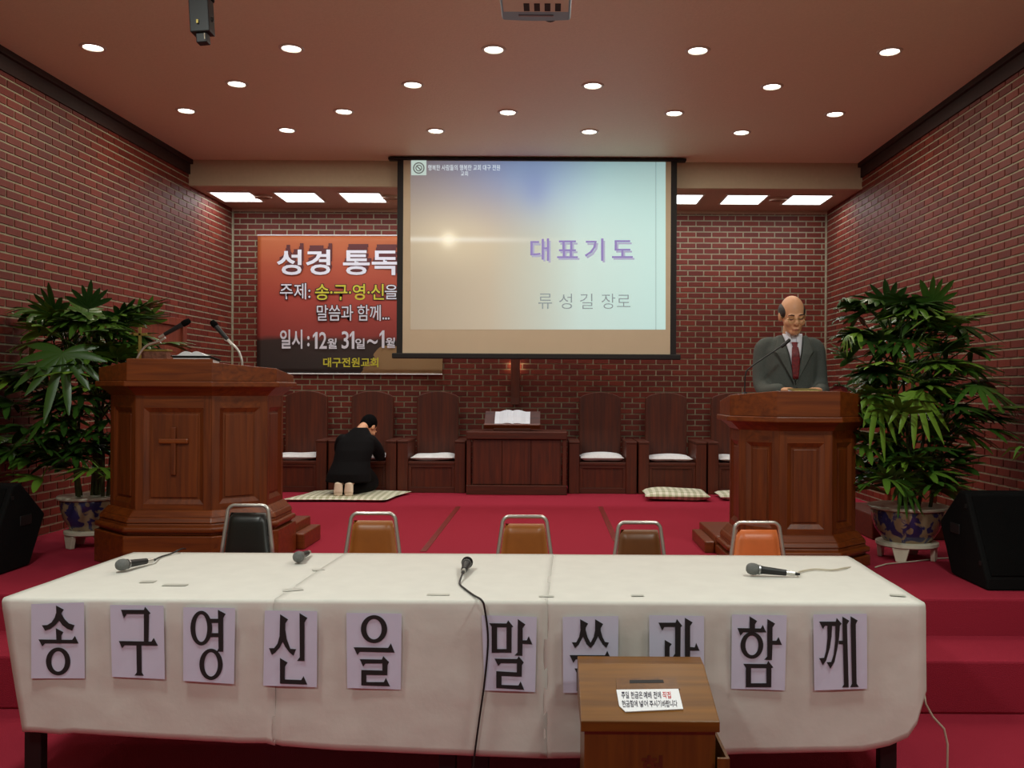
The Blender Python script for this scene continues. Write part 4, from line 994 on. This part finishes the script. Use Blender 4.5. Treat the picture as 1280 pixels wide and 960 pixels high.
def palm(label, X, Y, height, rx, lim, seed, rimr, key, nf=175):
    rnd = random.Random(seed)
    t = thing('potted_palm', label, 'plant', (X, Y, ZST))
    zr = .30
    # ceramic stand
    MB().lathe([(.001, .085), (rimr*.70, .085), (rimr*.78, .095), (rimr*.78, .115), (rimr*.70, .12), (.001, .12)], 32).build('pot_stand', M['ceramic'], t, True)
    for k in range(4):
        a = PI/4+PI/2*k+.2; c = Vector((math.cos(a), math.sin(a), 0))*rimr*.66; tg = Vector((-math.sin(a), math.cos(a), 0)); rd = Vector((math.cos(a), math.sin(a), 0))
        vs = [c+tg*s*w+rd*q+Vector((0, 0, z)) for z, w in ((0, .03), (.09, .055)) for s, q in ((-1, -.015), (1, -.015), (1, .015), (-1, .015))]
        MB().add(vs, [(3,2,1,0),(4,5,6,7),(0,1,5,4),(1,2,6,5),(2,3,7,6),(3,0,4,7)]).build('stand_foot', M['ceramic'], t, bevel=.004)
    po = MB().lathe([(.001, .12), (rimr*.58, .12), (rimr*.64, .14), (rimr*.80, .20), (rimr*.88, .27), (rimr*.90, .32), (rimr*.87, .335), (rimr*.8, .33), (rimr*.78, .26), (.001, .25)], 40).build('pot', M['pot'], t, True)
    MB().lathe([(rimr*.84, .325), (rimr*.99, .337), (rimr, .347), (rimr*.98, .355), (rimr*.82, .35)], 40).build('pot_rim', M['ceramic'], t, True)
    MB().lathe([(.001, .30), (rimr*.80, .30), (rimr*.82, .315), (.001, .325)], 24).build('soil', M['soil'], t)
    canes = []
    for k in range(9):
        a = rnd.random()*6.28; r0 = rnd.uniform(.02, rimr*.55); r1 = rnd.uniform(.05, rx*.42); h = rnd.uniform(.55, .92)*height
        b0 = Vector((math.cos(a)*r0, math.sin(a)*r0, .30)); b1 = Vector((math.cos(a)*r1, math.sin(a)*r1*.8, h))
        b1.x = max(lim[0]+.1, min(lim[1]-.1, b1.x+X))-X
        mid = b0.lerp(b1, .5)+Vector((rnd.uniform(-.03, .03), rnd.uniform(-.03, .03), 0)); canes.append((b0, mid, b1))
        MB().tube([b0, mid, b1], [.013, .011, .008], 7).build('stem', M['stem'], t, 'all')
    def add(hub, L_, nl, spread, droop, p, base=None):
        hx = hub.x+X
        side = Vector((0, 0, 1)).cross(p);  side = side if side.length > .05 else Vector((1, 0, 0))
        if base is None:
            base = min((c[2].lerp(c[1], rnd.random()) for c in canes), key=lambda q: (q-hub).length)
            if base.z > hub.z: base = base.lerp(Vector((base.x, base.y, .4)), .4)
        mb = frond_mesh(rnd, L_, nl, spread, droop, base, (hub, p), side)
        for i, v in enumerate(mb.v):                     # leaves bend along the wall instead of passing through it
            x = v.x+X
            if x < lim[0]: v.x = lim[0]-X+rnd.uniform(0, .006)
            if x > lim[1]: v.x = lim[1]-X-rnd.uniform(0, .006)
        mb.build('frond', M['leaf'], t, 'all')
    for (px, py, dd, L_, nl, sp, dr, up, ang) in key:    # the fronds one can pick out in the photograph
        hub = at(px, py, Y+dd)-Vector((X, Y, ZST)); p = Vector((math.cos(ang), -.35, math.sin(ang)*1.0+up*.0))
        add(hub, L_, nl, sp, dr, p)
    for k in range(nf):
        zf = rnd.random(); z = .47+zf*(height-.61)
        rr = rx*(.45+.55*math.sin(PI*min(1, .22+zf*.72)))*rnd.uniform(.15, .85)
        a = rnd.random()*6.28
        hub = Vector((math.cos(a)*rr, math.sin(a)*rr*.75, z)); hub.x = max(lim[0]+.05, min(lim[1]-.05, hub.x+X))-X
        p = Vector((math.cos(a), math.sin(a), rnd.uniform(-.15, .75) if z > .7 else rnd.uniform(.25, .9)))
        add(hub, rnd.uniform(.21, .29), rnd.randint(6, 9), rnd.uniform(1.2, 1.9), rnd.uniform(.15, .55), p)
    return t
palm('tall potted lady palm in a painted pot behind the cross pulpit', -3.2, 6.32, 1.80, .66, (xl(6.3)+.03, -2.35), 11, .215,
     [(70, 395, .0, .28, 8, 1.5, .2, 1, 1.7), (55, 405, .1, .30, 8, 1.2, .3, 1, 2.6), (78, 442, -.4, .32, 10, 2.4, .35, 0, -1.5), (120, 415, -.3, .26, 8, 1.3, .2, 0, .3), (175, 405, .2, .26, 8, 1.3, .1, 0, 1.2), (110, 385, .1, .22, 7, 1.1, .1, 0, 1.3), (205, 430, .2, .24, 7, 1.4, .3, 0, .3), (150, 400, 0, .26, 7, 1.2, .2, 0, .9), (20, 470, -.2, .3, 8, 1.6, .4, 0, 3.0), (60, 520, -.3, .28, 8, 1.8, .5, 0, 3.6), (20, 560, -.2, .26, 7, 1.5, .5, 0, 3.4)])
palm('tall potted lady palm in a painted pot beside the preaching pulpit', 2.39, 6.02, 1.86, .66, (1.95, XR-.03), 23, .255,
     [(1162, 385, 0, .26, 8, 1.5, .12, 0, 1.5), (1112, 384, .1, .25, 7, 1.3, .15, 0, 1.9), (1080, 420, .1, .28, 7, 1.2, .2, 0, 2.8), (1195, 400, 0, .26, 8, 1.2, .2, 0, .4), (1095, 462, -.2, .26, 8, 1.8, .3, 0, 3.3), (1178, 440, -.3, .24, 9, 1.7, .2, 0, .9), (1215, 475, .2, .28, 8, 1.3, .35, 0, .2), (1235, 490, .1, .26, 8, 1.2, .5, 0, -.2), (1100, 495, -.3, .26, 8, 1.8, .5, 0, -1.4), (1145, 490, -.35, .26, 8, 1.8, .5, 0, -1.5), (1160, 590, -.3, .24, 8, 1.6, .4, 0, .3), (1130, 600, -.3, .2, 8, 1.7, .4, 0, -1.4)])

# ------------------------------------------------------------------ gooseneck microphones and things on the pulpits
def gooseneck(label, pts, rad, mat, head, loc, headr=.02, mount=True):
    t = thing('gooseneck_microphone', label, 'microphone', loc); L = Vector(loc)
    sm = []
    for i in range(len(pts)-1):
        p0, p1, p2, p3 = pts[max(i-1, 0)], pts[i], pts[i+1], pts[min(i+2, len(pts)-1)]
        for k in range(5):
            f = k/5; sm.append(.5*((2*p1)+(p2-p0)*f+(2*p0-5*p1+4*p2-p3)*f*f+(3*p1-p0-3*p2+p3)*f**3))
    sm.append(pts[-1])
    MB().tube(sm, rad, 8).build('gooseneck', M[mat], t, 'all', off=L)
    MB().lathe([(.001, 0), (.03, 0), (.028, .012), (.012, .03), (.001, .03)], 20).build('base', M['black'], t, True)
    a, b_ = head; ax = (b_-a); ln = ax.length; R = Matrix.Translation(a) @ ax.to_track_quat('Z', 'Y').to_matrix().to_4x4()
    if headr > .015:
        MB().lathe([(.001, -.03), (.009, -.03), (.010, .01), (.001, .01)], 14, R).build('connector', M['chrome'], t, True, off=L)
        MB().lathe([(.001, .01), (headr*.62, .01), (headr*.85, ln*.72), (.001, ln*.72)], 16, R).build('handle', M['black'], t, True, off=L)
        MB().lathe([(.001, ln*.72), (headr, ln*.72), (headr*1.08, ln*.85), (headr*.8, ln*.97), (.001, ln)], 16, R).build('grille_head', M['grille'], t, 'all', off=L)
    else:
        MB().lathe([(.001, 0), (headr, .004), (headr, ln-.006), (.001, ln)], 14, R).build('capsule', M['black'], t, True, off=L)
ZPL = ZST+1.265
dA = PYL+.30; zl = ZST+1.265-.07*(.30+.065)/.68
b0 = at(169, 450, dA); b0.z = zl
gooseneck('microphone on a chrome gooseneck bending toward the banner, on the cross pulpit', [b0+Vector((0, 0, .02)), at(172, 447, dA), at(182, 433, dA), at(198, 427, dA), at(207, 422, dA)], .0078, 'chrome', (at(204, 419, dA), at(238, 400, dA)), b0)
b1 = at(303, 450, dA); b1.z = zl
gooseneck('microphone on a chrome gooseneck bending toward the palm, on the cross pulpit', [b1+Vector((0, 0, .02)), at(302, 449, dA), at(297, 437, dA), at(288, 428, dA), at(281, 424, dA)], .0078, 'chrome', (at(286, 426, dA), at(264, 401, dA)), b1)
dB = PYR+.26; zr_ = ZST+1.11-.07*(.26+.065)/.59
b2 = at(931, 486, dB); b2.z = zr_
gooseneck('thin black gooseneck microphone on the preaching pulpit pointing at the man', [b2+Vector((0, 0, .02)), at(931, 482, dB), at(932, 468, dB), at(937, 460, dB), at(960, 444, dB), at(978, 432, dB)], .0045, 'black', (at(976, 434, dB), at(988, 424, dB)), b2, .0115)
# small brass cross standing behind the desk edge of the big pulpit
dC = PYL+.42; zq = ZST+1.265-.07*(.42+.065)/.68
pb = at(176, 450, dC); pb.z = zq
t = thing('standing_cross', 'small brass cross standing on the pulpit in front of the palm', 'cross', pb); L = Vector(pb)
top, mid_, bot = at(175, 409, dC), at(175.5, 418, dC), at(175, 437, dC)
MB().box(-.03, .03, -.02, .02, 0, .012).build('foot', M['brass'], t, bevel=.003)
MB().box(top.x-.009-L.x, top.x+.009-L.x, -.006, .006, .01, top.z-L.z).build('upright', M['brass'], t, bevel=.002)
MB().box(mid_.x-.045-L.x, mid_.x+.045-L.x, -.006, .006, mid_.z-.009-L.z, mid_.z+.009-L.z).build('crossbar', M['brass'], t, bevel=.002)
pc = pb+Vector((.035, .13, -.012))
t = thing('flower_box', 'small pinkish woven box behind the brass cross on the pulpit', 'box', pc)
M['pinkbox'] = plain('pinkish_weave', (120, 76, 58), .8, vary=.3, scale=60, bump=.4)
MB().box(-.10, .10, -.04, .04, 0, .155).build('box_body', M['pinkbox'], t, bevel=.006)
MB().box(-.104, .104, -.044, .044, .15, .165).build('box_rim', M['brass'], t, bevel=.003)
SL = math.atan(.07/.68)
ub = Matrix.Translation((at(261, 452, dC).x, PYL+.30, ZST+1.265-.07*(.30+.065)/.68+.002)) @ Matrix.Rotation(-SL, 4, 'X') @ Matrix.Translation((0, -.18, 0))
t = thing('closed_book', 'thick black closed book under the open book on the cross pulpit', 'book', ub.translation); U4 = ub.to_3x3().to_4x4()
MB().box(-.115, .115, .0, .17, .006, .050, U4).build('page_block', M['label_paper'], t)
for z0 in (.0, .050): MB().box(-.12, .12, -.004, .174, z0, z0+.006, U4).build('cover', M['black'], t, bevel=.002)
Rb = Matrix.Translation((at(261, 452, dC).x, PYL+.30, ZST+1.265-.07*(.30+.065)/.68+.060)) @ Matrix.Rotation(-SL, 4, 'X') @ Matrix.Translation((0, -.18, 0))
open_book('open_book', 'open book with cream pages lying on the cross pulpit desk', Rb, .24, .17, cover='black')
SR = math.atan(.07/.59)
Rb = Matrix.Translation((at(997, 483, dB).x, PYR+.16, ZST+1.11-.07*(.16+.065)/.59+.030)) @ Matrix.Rotation(math.radians(6), 4, 'X') @ Matrix.Translation((0, -.12, 0))
t = thing('prayer_book', 'thick closed book with pale pages lying before the praying man', 'book', Rb.translation)
R4 = Rb.to_3x3().to_4x4()
MB().box(-.085, .085, 0, .13, -.022, .006, R4).build('page_block', M['label_paper'], t, bevel=.002)
MB().box(-.09, .09, -.004, .134, .006, .012, R4).build('cover', M['brass'], t, bevel=.002)
MB().box(-.09, .09, -.004, .134, -.028, -.022, R4).build('cover', M['brass'], t, bevel=.002)

# ------------------------------------------------------------------ ceiling projector and hanging camera
dPj = 4.05
pj = thing('ceiling_projector', 'grey projector hanging from the ceiling at the top edge', 'projector', tuple(at(670, 28, dPj)), 0); L = pj.location.copy()
X0, X1 = at(628, 20, dPj).x, at(713, 20, dPj).x; zb = at(670, 27, dPj).z
pl = [(X0, dPj-.30), (X1, dPj-.30), (X1, dPj-.01)]+[(X1-(X1-X0)*k/8, dPj-.01+.012*math.sin(PI*k/8)) for k in range(1, 8)]+[(X0, dPj-.01)]
MB().prism(pl, zb, zb+.11).build('housing', M['projector'], pj, off=L, bevel=.01)
MB().box(X0+.012, X1-.012, dPj-.29, dPj-.115, zb-.004, zb).build('label_plate', M['ceramic'], pj, off=L)
for k in range(4): MB().box(X0+.10+.045*k, X0+.125+.045*k, dPj-.20, dPj-.125, zb-.006, zb-.004).build('vent_slot', M['ink'], pj, off=L)
MB().box(X0+.075, X1-.075, dPj-.075, dPj-.062, zb-.005, zb).build('foot_bar', M['steel'], pj, off=L, bevel=.002)
MB().lathe([(.001, 0), (.036, 0), (.036, .03), (.03, .03), (.028, .012), (.001, .012)], 24, Matrix.Translation((X1-.09, dPj+.0, zb+.045)) @ Matrix.Rotation(-PI/2, 4, 'X')).build('lens', M['black'], pj, True, off=L)
MB().tube([(.5*(X0+X1), dPj-.15, zb+.10), (.5*(X0+X1), dPj-.15, ZC)], .022, 14).build('ceiling_pole', M['lamp_trim'], pj, True, off=L)
MB().box(.5*(X0+X1)-.08, .5*(X0+X1)+.08, dPj-.23, dPj-.07, ZC-.012, ZC).build('ceiling_plate', M['lamp_trim'], pj, off=L)
dCm = 4.6
hc = thing('hanging_camera', 'black video camera hanging from the ceiling at the top edge', 'camera', tuple(at(253, 54, dCm)), 0); L = hc.location.copy()
a, b_ = at(251, 0, dCm), at(253.5, 43, dCm); w = .043
def seg(name, p, q, wx, wy, mat):
    ax = (q-p); ln = ax.length; R = Matrix.Translation(p) @ ax.to_track_quat('Z', 'Y').to_matrix().to_4x4()
    return MB().box(-wx, wx, -wy, wy, 0, ln, R).build(name, M[mat], hc, off=L, bevel=.005)
topc = a+Vector((-.003, 0, .10))
seg('body', a+Vector((0, .0, -.0)), b_, .041, .05, 'black'); seg('rear_housing', topc, a, .045, .055, 'dull_black')
seg('lens_barrel', b_, at(254.5, 55, dCm), .026, .028, 'black'); seg('lens_glass', at(258.4, 44, dCm)+Vector((0, -.03, 0)), at(258.8, 52, dCm)+Vector((0, -.03, 0)), .004, .002, 'ceramic')
for px in (240.5, 264.5): 
    p = at(px, 24.5, dCm); MB().ell(p, (.012, .012, .014)).build('pivot_knob', M['black'], hc, 'all', off=L)
MB().box(at(251.5, 26, dCm).x-.005, at(251.5, 26, dCm).x+.005, dCm-.053, dCm-.048, at(0, 28, dCm).z-.018, at(0, 24, dCm).z-.016).build('status_light', M['brass'], hc, off=L)
MB().tube([topc, Vector((topc.x, topc.y, ZC))], .014, 10).build('ceiling_pole', M['black'], hc, True, off=L)

# ------------------------------------------------------------------ people
def limb(mb, pts, rad, seg=14, sub=4):
    P, R = [], []; pts = [Vector(p) for p in pts]
    for i in range(len(pts)-1):
        p0, p1, p2, p3 = pts[max(i-1, 0)], pts[i], pts[i+1], pts[min(i+2, len(pts)-1)]
        for k in range(sub):
            f = k/sub; P.append(.5*((2*p1)+(p2-p0)*f+(2*p0-5*p1+4*p2-p3)*f*f+(3*p1-p0-3*p2+p3)*f**3))
            r0, r1 = rad[i], rad[i+1]
            R.append(tuple(x+(y-x)*f for x, y in zip(r0, r1)) if isinstance(r0, tuple) else r0+(r1-r0)*f)
    P.append(pts[-1]); R.append(rad[-1])
    mb.tube(P, R, seg)
    for p, r in ((P[0], R[0]), (P[-1], R[-1])):
        r = min(r) if isinstance(r, tuple) else r; mb.ell(p, (r*.96, r*.96, r*.96), None, 12, 8)
def torso(mb, secs, seg=24):
    """secs: (centre, half width, half depth, forward tilt) rings from the bottom up"""
    vs = []; n = len(secs)
    for c, rx, ry, tl in secs:
        for k in range(seg):
            a = 2*PI*k/seg; e = 2.4; ca, sa = math.cos(a), math.sin(a)
            x = rx*math.copysign(abs(ca)**(2/e), ca); y = ry*math.copysign(abs(sa)**(2/e), sa)
            vs.append(Vector(c)+Vector((x, y*math.cos(tl), -y*math.sin(tl)*-1)))
    mb.add(vs, [(i*seg+k, i*seg+(k+1) % seg, (i+1)*seg+(k+1) % seg, (i+1)*seg+k) for i in range(n-1) for k in range(seg)]+[tuple(range(seg-1, -1, -1)), tuple((n-1)*seg+k for k in range(seg))])
def head_shape(mb, Hm):
    e = lambda c, r: mb.ell(c, r, Hm, 24, 16)
    e((0, .012, .142), (.074, .092, .098)); e((0, -.022, .085), (.061, .068, .082)); e((0, -.052, .026), (.036, .034, .026)); e((0, -.03, .04), (.050, .045, .036))
    mb.tube([Hm @ Vector((0, -.082, .128)), Hm @ Vector((0, -.098, .098)), Hm @ Vector((0, -.108, .083))], [.009, .012, .016], 10)
    e((0, -.099, .080), (.019, .014, .011))
    for s in (-1, 1):
        e((s*.030, -.078, .128), (.026, .016, .009)); e((s*.036, -.058, .085), (.028, .030, .028)); e((s*.031, -.078, .111), (.015, .010, .009))
        e((s*.076, .012, .112), (.010, .022, .032))
    e((0, -.085, .050), (.024, .012, .007)); e((0, -.083, .038), (.021, .012, .008))
def hand(mb, wrist, direc, palm_n, thumb_side, curl=.5, s=1.0):
    d = direc.normalized(); n = palm_n.normalized(); u = d.cross(n).normalized()*thumb_side
    c = wrist+d*.05*s
    for i in range(5): mb.ell(wrist+d*(.02+.016*i)*s, (.001, .001, .001)) if False else None
    mb.tube([wrist, wrist+d*.03*s, wrist+d*.07*s, wrist+d*.092*s], [(.026*s, .019*s), (.034*s, .017*s), (.040*s, .015*s), (.038*s, .012*s)], 14, up=tuple(n))
    for k, (off, ln) in enumerate(((.030, .075), (.010, .084), (-.010, .078), (-.029, .060))):
        b0 = wrist+d*.086*s+u*off*s; r = (.0092 if k < 3 else .008)*s
        a1, a2 = curl*.7, curl*1.7
        p1 = b0+(d*math.cos(a1)+n*math.sin(a1))*ln*.45*s; p2 = p1+(d*math.cos(a2)+n*math.sin(a2))*ln*.32*s; a3 = curl*2.3
        p3 = p2+(d*math.cos(a3)+n*math.sin(a3))*ln*.23*s
        mb.tube([b0-d*.01*s, p1, p2, p3], [r*1.05, r, r*.95, r*.8], 8); mb.ell(p3, (r*.8,)*3, None, 8, 6)
    t0 = wrist+d*.03*s+u*.026*s; t1 = t0+(d*.6+u*.7)*.035*s+n*.01*s; t2 = t1+(d*.9+u*.25+n*.3).normalized()*.03*s
    mb.tube([t0-u*.01*s, t1, t2], [.013*s, .0105*s, .009*s], 8); mb.ell(t2, (.009*s,)*3, None, 8, 6)

# the praying man behind the smaller pulpit; local frame: x right in the photograph, -y toward the camera
mx, my, mz = at(988, 487, 6.2).x, 6.22, ZST+.121
man = thing('person', 'balding man in a grey suit and red tie praying behind the pulpit', 'person', (mx, my, mz))
HM = Matrix.Translation((.0, -.055, 1.378)) @ Matrix.Rotation(math.radians(-3), 4, 'Y') @ Matrix.Rotation(math.radians(14), 4, 'X') @ Matrix.Scale(1.08, 4)
wl_, wr_ = Vector((-.150, -.30, .995)), Vector((.12, -.31, .995))
bd = MB(); head_shape(bd, HM)
limb(bd, [(0, .005, 1.28), (0, -.02, 1.36), (0, -.035, 1.43)], [.062, .056, .055])
torso(bd, [((0, .01, .80), .14, .10, 0), ((0, .01, .95), .14, .10, 0), ((0, .01, 1.15), .16, .105, 0), ((0, .01, 1.28), .16, .09, 0), ((0, .0, 1.33), .07, .06, 0)])
for s, w_ in ((-1, wl_), (1, wr_)):
    limb(bd, [(s*.15, .0, 1.265), (s*.198, -.02, 1.03), tuple(w_)], [.045, .04, .026])
    limb(bd, [(s*.085, .01, .84), (s*.09, .0, .46), (s*.09, .02, .08)], [.08, .055, .04])
    dr = Vector((-s*.75, -.55, .02)) if s < 0 else Vector((-.6, -.5, .02))
    hand(bd, w_, dr, Vector((0, .1, -1)), 1 if s < 0 else -1, .35)
link('body', remesh(bd, 'body', .0055, 5), M['skin'], man, 'all')
jk = MB()
torso(jk, [((0, .015, .74), .205, .135, 0), ((0, .015, .86), .20, .135, 0), ((0, .01, 1.0), .175, .13, 0), ((0, .01, 1.15), .185, .135, 0), ((0, .005, 1.26), .185, .12, 0), ((0, .006, 1.33), .16, .080, 0), ((0, .012, 1.372), .078, .052, 0)])
for s, w_ in ((-1, wl_), (1, wr_)):
    limb(jk, [(s*.130, .005, 1.305), (s*.180, .008, 1.280), (s*.194, .005, 1.17), (s*.200, -.02, 1.04), (s*.185, -.12, .985), tuple(w_)], [.058, .062, .060, .056, .054, .044])
jm = remesh(jk, 'suit_jacket', .009, 4)
link('suit_jacket', jm, M['suit_grey'], man, 'all')
tz = MB()
for s in (-1, 1): limb(tz, [(s*.09, .015, .86), (s*.095, .0, .48), (s*.095, .02, .09)], [.105, .085, .075])
tz.ell((0, .015, .84), (.18, .13, .10))
link('trousers', remesh(tz, 'trousers', .012, 3), M['suit_grey'], man, 'all')
for s in (-1, 1): MB().ell((s*.095, -.05, .042), (.048, .13, .042)).build('shoe', M['vinyl_black'], man, 'all')
# shirt front, tie, lapels follow the chest surface
def chest(x, z, out=0.0):
    f = max(0, min(1, (z-1.0)/.36)); rx = .20-.02*f
    yy = -.135*(1-min(1, abs(x)/rx)**2.4)**(1/2.4) + .01
    if z > 1.24: yy += (z-1.24)*.42
    if z > 1.32: yy += (z-1.32)*.2
    return Vector((x, yy-out, z))
def patch(name, outline, mat, out, thick=.006, nrow=14):
    """outline: list of (z, x_left, x_right) rows from the top down"""
    vs = []; nc = 6
    for z, xa, xb in outline:
        for k in range(nc+1): vs.append(chest(xa+(xb-xa)*k/nc, z, out))
    n = len(outline)
    o = MB().add(vs, [(i*(nc+1)+k, (i+1)*(nc+1)+k, (i+1)*(nc+1)+k+1, i*(nc+1)+k+1) for i in range(n-1) for k in range(nc)]).build(name, mat, man, 'all')
    sd = o.modifiers.new('thickness', 'SOLIDIFY'); sd.thickness = thick; sd.offset = -1
    return o
rows = lambda z0, z1, n, fa, fb: [(z0+(z1-z0)*i/n, fa(i/n), fb(i/n)) for i in range(n+1)]
patch('shirt', rows(1.378, 1.06, 14, lambda f: -.068*(1-f), lambda f: .068*(1-f)), M['shirt'], .014)
for s in (-1, 1):
    c = rows(1.392, 1.315, 6, lambda f: s*(.050-.022*f)-(.030*(1-f*.6) if s > 0 else 0), lambda f: s*(.050-.022*f)+(.030*(1-f*.6) if s < 0 else 0))
    patch('shirt_collar', c, M['shirt'], .027)
M['tie'] = plain('wine_red_tie', (112, 22, 30), .5, vary=.45, scale=70)
patch('tie', rows(1.318, 1.285, 4, lambda f: -.020+.006*f, lambda f: .020-.006*f)+rows(1.283, 1.07, 10, lambda f: -.016-.014*math.sin(PI*min(1, f*.8+.1))*(1-f*.5), lambda f: .016+.014*math.sin(PI*min(1, f*.8+.1))*(1-f*.5)), M['tie'], .030)
for s in (-1, 1):
    def inner(f, s=s): return s*(.070*(1-f)+.003)
    def outer(f, s=s):
        w = (.030+.075*(f/.34) if f < .34 else (.105-.02 if f < .38 else .085*(1-(f-.38)/.62)))
        return s*(.070*(1-f)+.003+max(.004, w*.85))
    c = rows(1.365, 1.035, 24, (inner if s > 0 else outer), (outer if s > 0 else inner))
    patch('lapel', c, M['suit_lapel'], .020, .010)
for k in range(2): MB().ell(chest(.012, 1.005-.07*k, .012), (.009, .004, .009)).build('button', M['ink'], man, 'all')
# face details
hp = lambda x, y, z: HM @ Vector((x, y, z))
for s in (-1, 1):
    MB().tube([hp(s*.014, -.094, .133), hp(s*.03, -.097, .137), hp(s*.05, -.085, .132)], [.0028, .004, .002], 6).build('eyebrow', M['hair_grey'], man, 'all')
    MB().tube([hp(s*.017, -.0885, .110), hp(s*.030, -.0925, .1065), hp(s*.044, -.083, .110)], .0022, 6).build('eyelid', M['hair_grey'], man, 'all')
    # glasses: rim and temple
    pts = [hp(s*(.031+.021*math.cos(a)), -.101+.008*abs(math.cos(a)), .106+.016*math.sin(a)) for a in [2*PI*k/18 for k in range(19)]]
    MB().tube(pts, .0014, 6).build('glasses_rim', M['brass'], man, 'all')
    MB().tube([hp(s*.052, -.092, .11), hp(s*.074, -.03, .116), hp(s*.078, .015, .12)], .0014, 6).build('glasses_temple', M['brass'], man, 'all')
MB().tube([hp(-.010, -.104, .110), hp(0, -.107, .112), hp(.010, -.104, .110)], .0014, 6).build('glasses_bridge', M['brass'], man, 'all')
MB().tube([hp(-.022, -.086, .0405), hp(0, -.0965, .0445), hp(.022, -.086, .0405)], [.0025, .005, .0025], 8).build('lips', M['lip'], man, 'all')
hr = MB()
for s in (-1, 1): hr.ell((s*.056, .020, .142), (.026, .068, .050), HM, 16, 12)
hr.ell((0, .062, .125), (.068, .050, .062), HM, 20, 12)
link('hair', remesh(hr, 'hair', .005, 2), M['hair_grey'], man, 'all')

# the kneeling man seen from behind; facing the thrones (+y)
kx, ky, kz = -1.985, 9.05, ZST+.045
kn = thing('person', 'man in a black suit kneeling on the checked mat with head bowed', 'person', (kx, ky, kz))
HK = Matrix.Translation((.065, .335, .572)) @ Matrix.Rotation(math.radians(28), 4, 'Z').inverted() @ Matrix.Rotation(PI, 4, 'Z') @ Matrix.Rotation(math.radians(42), 4, 'X')
bd = MB(); head_shape(bd, HK)
limb(bd, [(.03, .22, .57), (.05, .28, .63), (.07, .325, .67)], [.06, .055, .052])
torso(bd, [((-.01, .08, .22), .14, .11, 0), ((0, .12, .36), .14, .10, 0), ((.02, .17, .50), .15, .10, 0), ((.03, .21, .59), .10, .07, 0)])
hands = {-1: Vector((-.10, .56, .415)), 1: Vector((.17, .55, .415))}
for s in (-1, 1):
    sh = (.02+s*.16, .20, .53); el = (.04+s*.185, .36, .36)
    limb(bd, [sh, el, tuple(hands[s])], [.045, .04, .026])
    hand(bd, hands[s], Vector((-s*.35, .9, .0)), Vector((0, 0, -1)), s, .25)
    limb(bd, [(s*.08-.01, .07, .24), (s*.12, .40, .10), (s*.125, .30, .075), (s*.06-.02, .0, .065)], [.08, .06, .05, .03])
link('body', remesh(bd, 'body', .006, 4), M['skin'], kn, 'all')
jk = MB()
torso(jk, [((-.025, .03, .13), .225, .17, 0), ((-.02, .05, .21), .215, .17, 0), ((-.005, .10, .33), .185, .14, 0), ((.015, .15, .44), .195, .135, 0), ((.025, .195, .53), .195, .115, 0), ((.035, .225, .595), .13, .09, 0), ((.05, .26, .665), .068, .062, 0)])
for s in (-1, 1): limb(jk, [(.02+s*.14, .195, .53), (.03+s*.185, .25, .45), (.04+s*.19, .35, .37), tuple(hands[s]-Vector((0, .02, 0)))], [.072, .066, .058, .043])
link('suit_jacket', remesh(jk, 'suit_jacket', .009, 4), M['suit_black'], kn, 'all')
tz = MB()
for s in (-1, 1): limb(tz, [(s*.08-.01, .07, .24), (s*.12, .40, .10), (s*.125, .30, .075), (s*.06-.02, -.02, .065)], [.115, .09, .08, .055])
link('trousers', remesh(tz, 'trousers', .011, 3), M['suit_black'], kn, 'all')
for s in (-1, 1):                                       # stockinged feet, soles toward the camera
    f = MB(); cx = -.035+s*.052
    f.tube([(cx, -.005, .09), (cx-s*.002, -.075, .155), (cx, -.115, .115), (cx, -.135, .045), (cx, -.13, .012)], [(.034, .03), (.037, .036), (.042, .034), (.046, .026), (.040, .012)], 14, up=(0, -1, 0))
    f.ell((cx, -.085, .150), (.040, .036, .040)); f.ell((cx, -.132, .02), (.044, .022, .02))
    link('sock', remesh(f, 'sock', .005, 4), M['sock'], kn, 'all')
hr = MB()
hr.ell((0, .024, .155), (.083, .092, .098), HK, 24, 16); hr.ell((0, .058, .115), (.070, .055, .07), HK, 20, 12); hr.ell((0, .066, .075), (.055, .04, .05), HK, 20, 12)
link('hair', remesh(hr, 'hair', .006, 2), M['hair'], kn, 'all')

# slender plant just outside the frame whose fronds reach in beside the loudspeaker
px_, py_ = 2.93, 4.60
t = thing('slender_palm', 'thin green fronds of a potted plant reaching in at the edge above the loudspeaker', 'plant', (px_, py_, ZMID))
MB().lathe([(.001, 0), (.10, 0), (.13, .2), (.145, .22), (.135, .24), (.12, .21), (.001, .2)], 28).build('pot', M['ceramic'], t, True)
rnd = random.Random(5)
for k, (ax_, ay_, hz, ln) in enumerate(((-.50, .05, 1.12, 1), (-.45, -.12, 1.02, 1), (-.30, .16, 1.25, 1), (.10, -.2, 1.2, 1), (.15, .1, 1.1, 1), (-.1, -.28, 1.1, 1))):
    p0, p1, p2 = Vector((0, 0, .2)), Vector((ax_*.35, ay_*.35, hz*.8)), Vector((ax_, ay_, hz*.92)); stem_ = []
    for i in range(13):
        f = i/12; stem_.append(p0*(1-f)**2+p1*2*f*(1-f)+p2*f*f)
    mb = MB().tube(stem_, [.006-.004*i/12 for i in range(13)], 6)
    for i in range(6, 13):
        d = (stem_[i]-stem_[i-1]).normalized(); sd_ = d.cross(Vector((0, 0, 1))).normalized()
        for sgn in (-1, 1):
            tip = stem_[i]+(d*.5+sd_*sgn*.5)*.16+Vector((0, 0, -.10)); m1 = stem_[i].lerp(tip, .5)+Vector((0, 0, .02)); w_ = d*.006
            mb.add([stem_[i]-w_, stem_[i]+w_, m1+w_*1.3, m1-w_*1.3, tip], [(0, 1, 2, 3), (3, 2, 4)])
    mb.build('frond', M['leaf'], t, 'all')
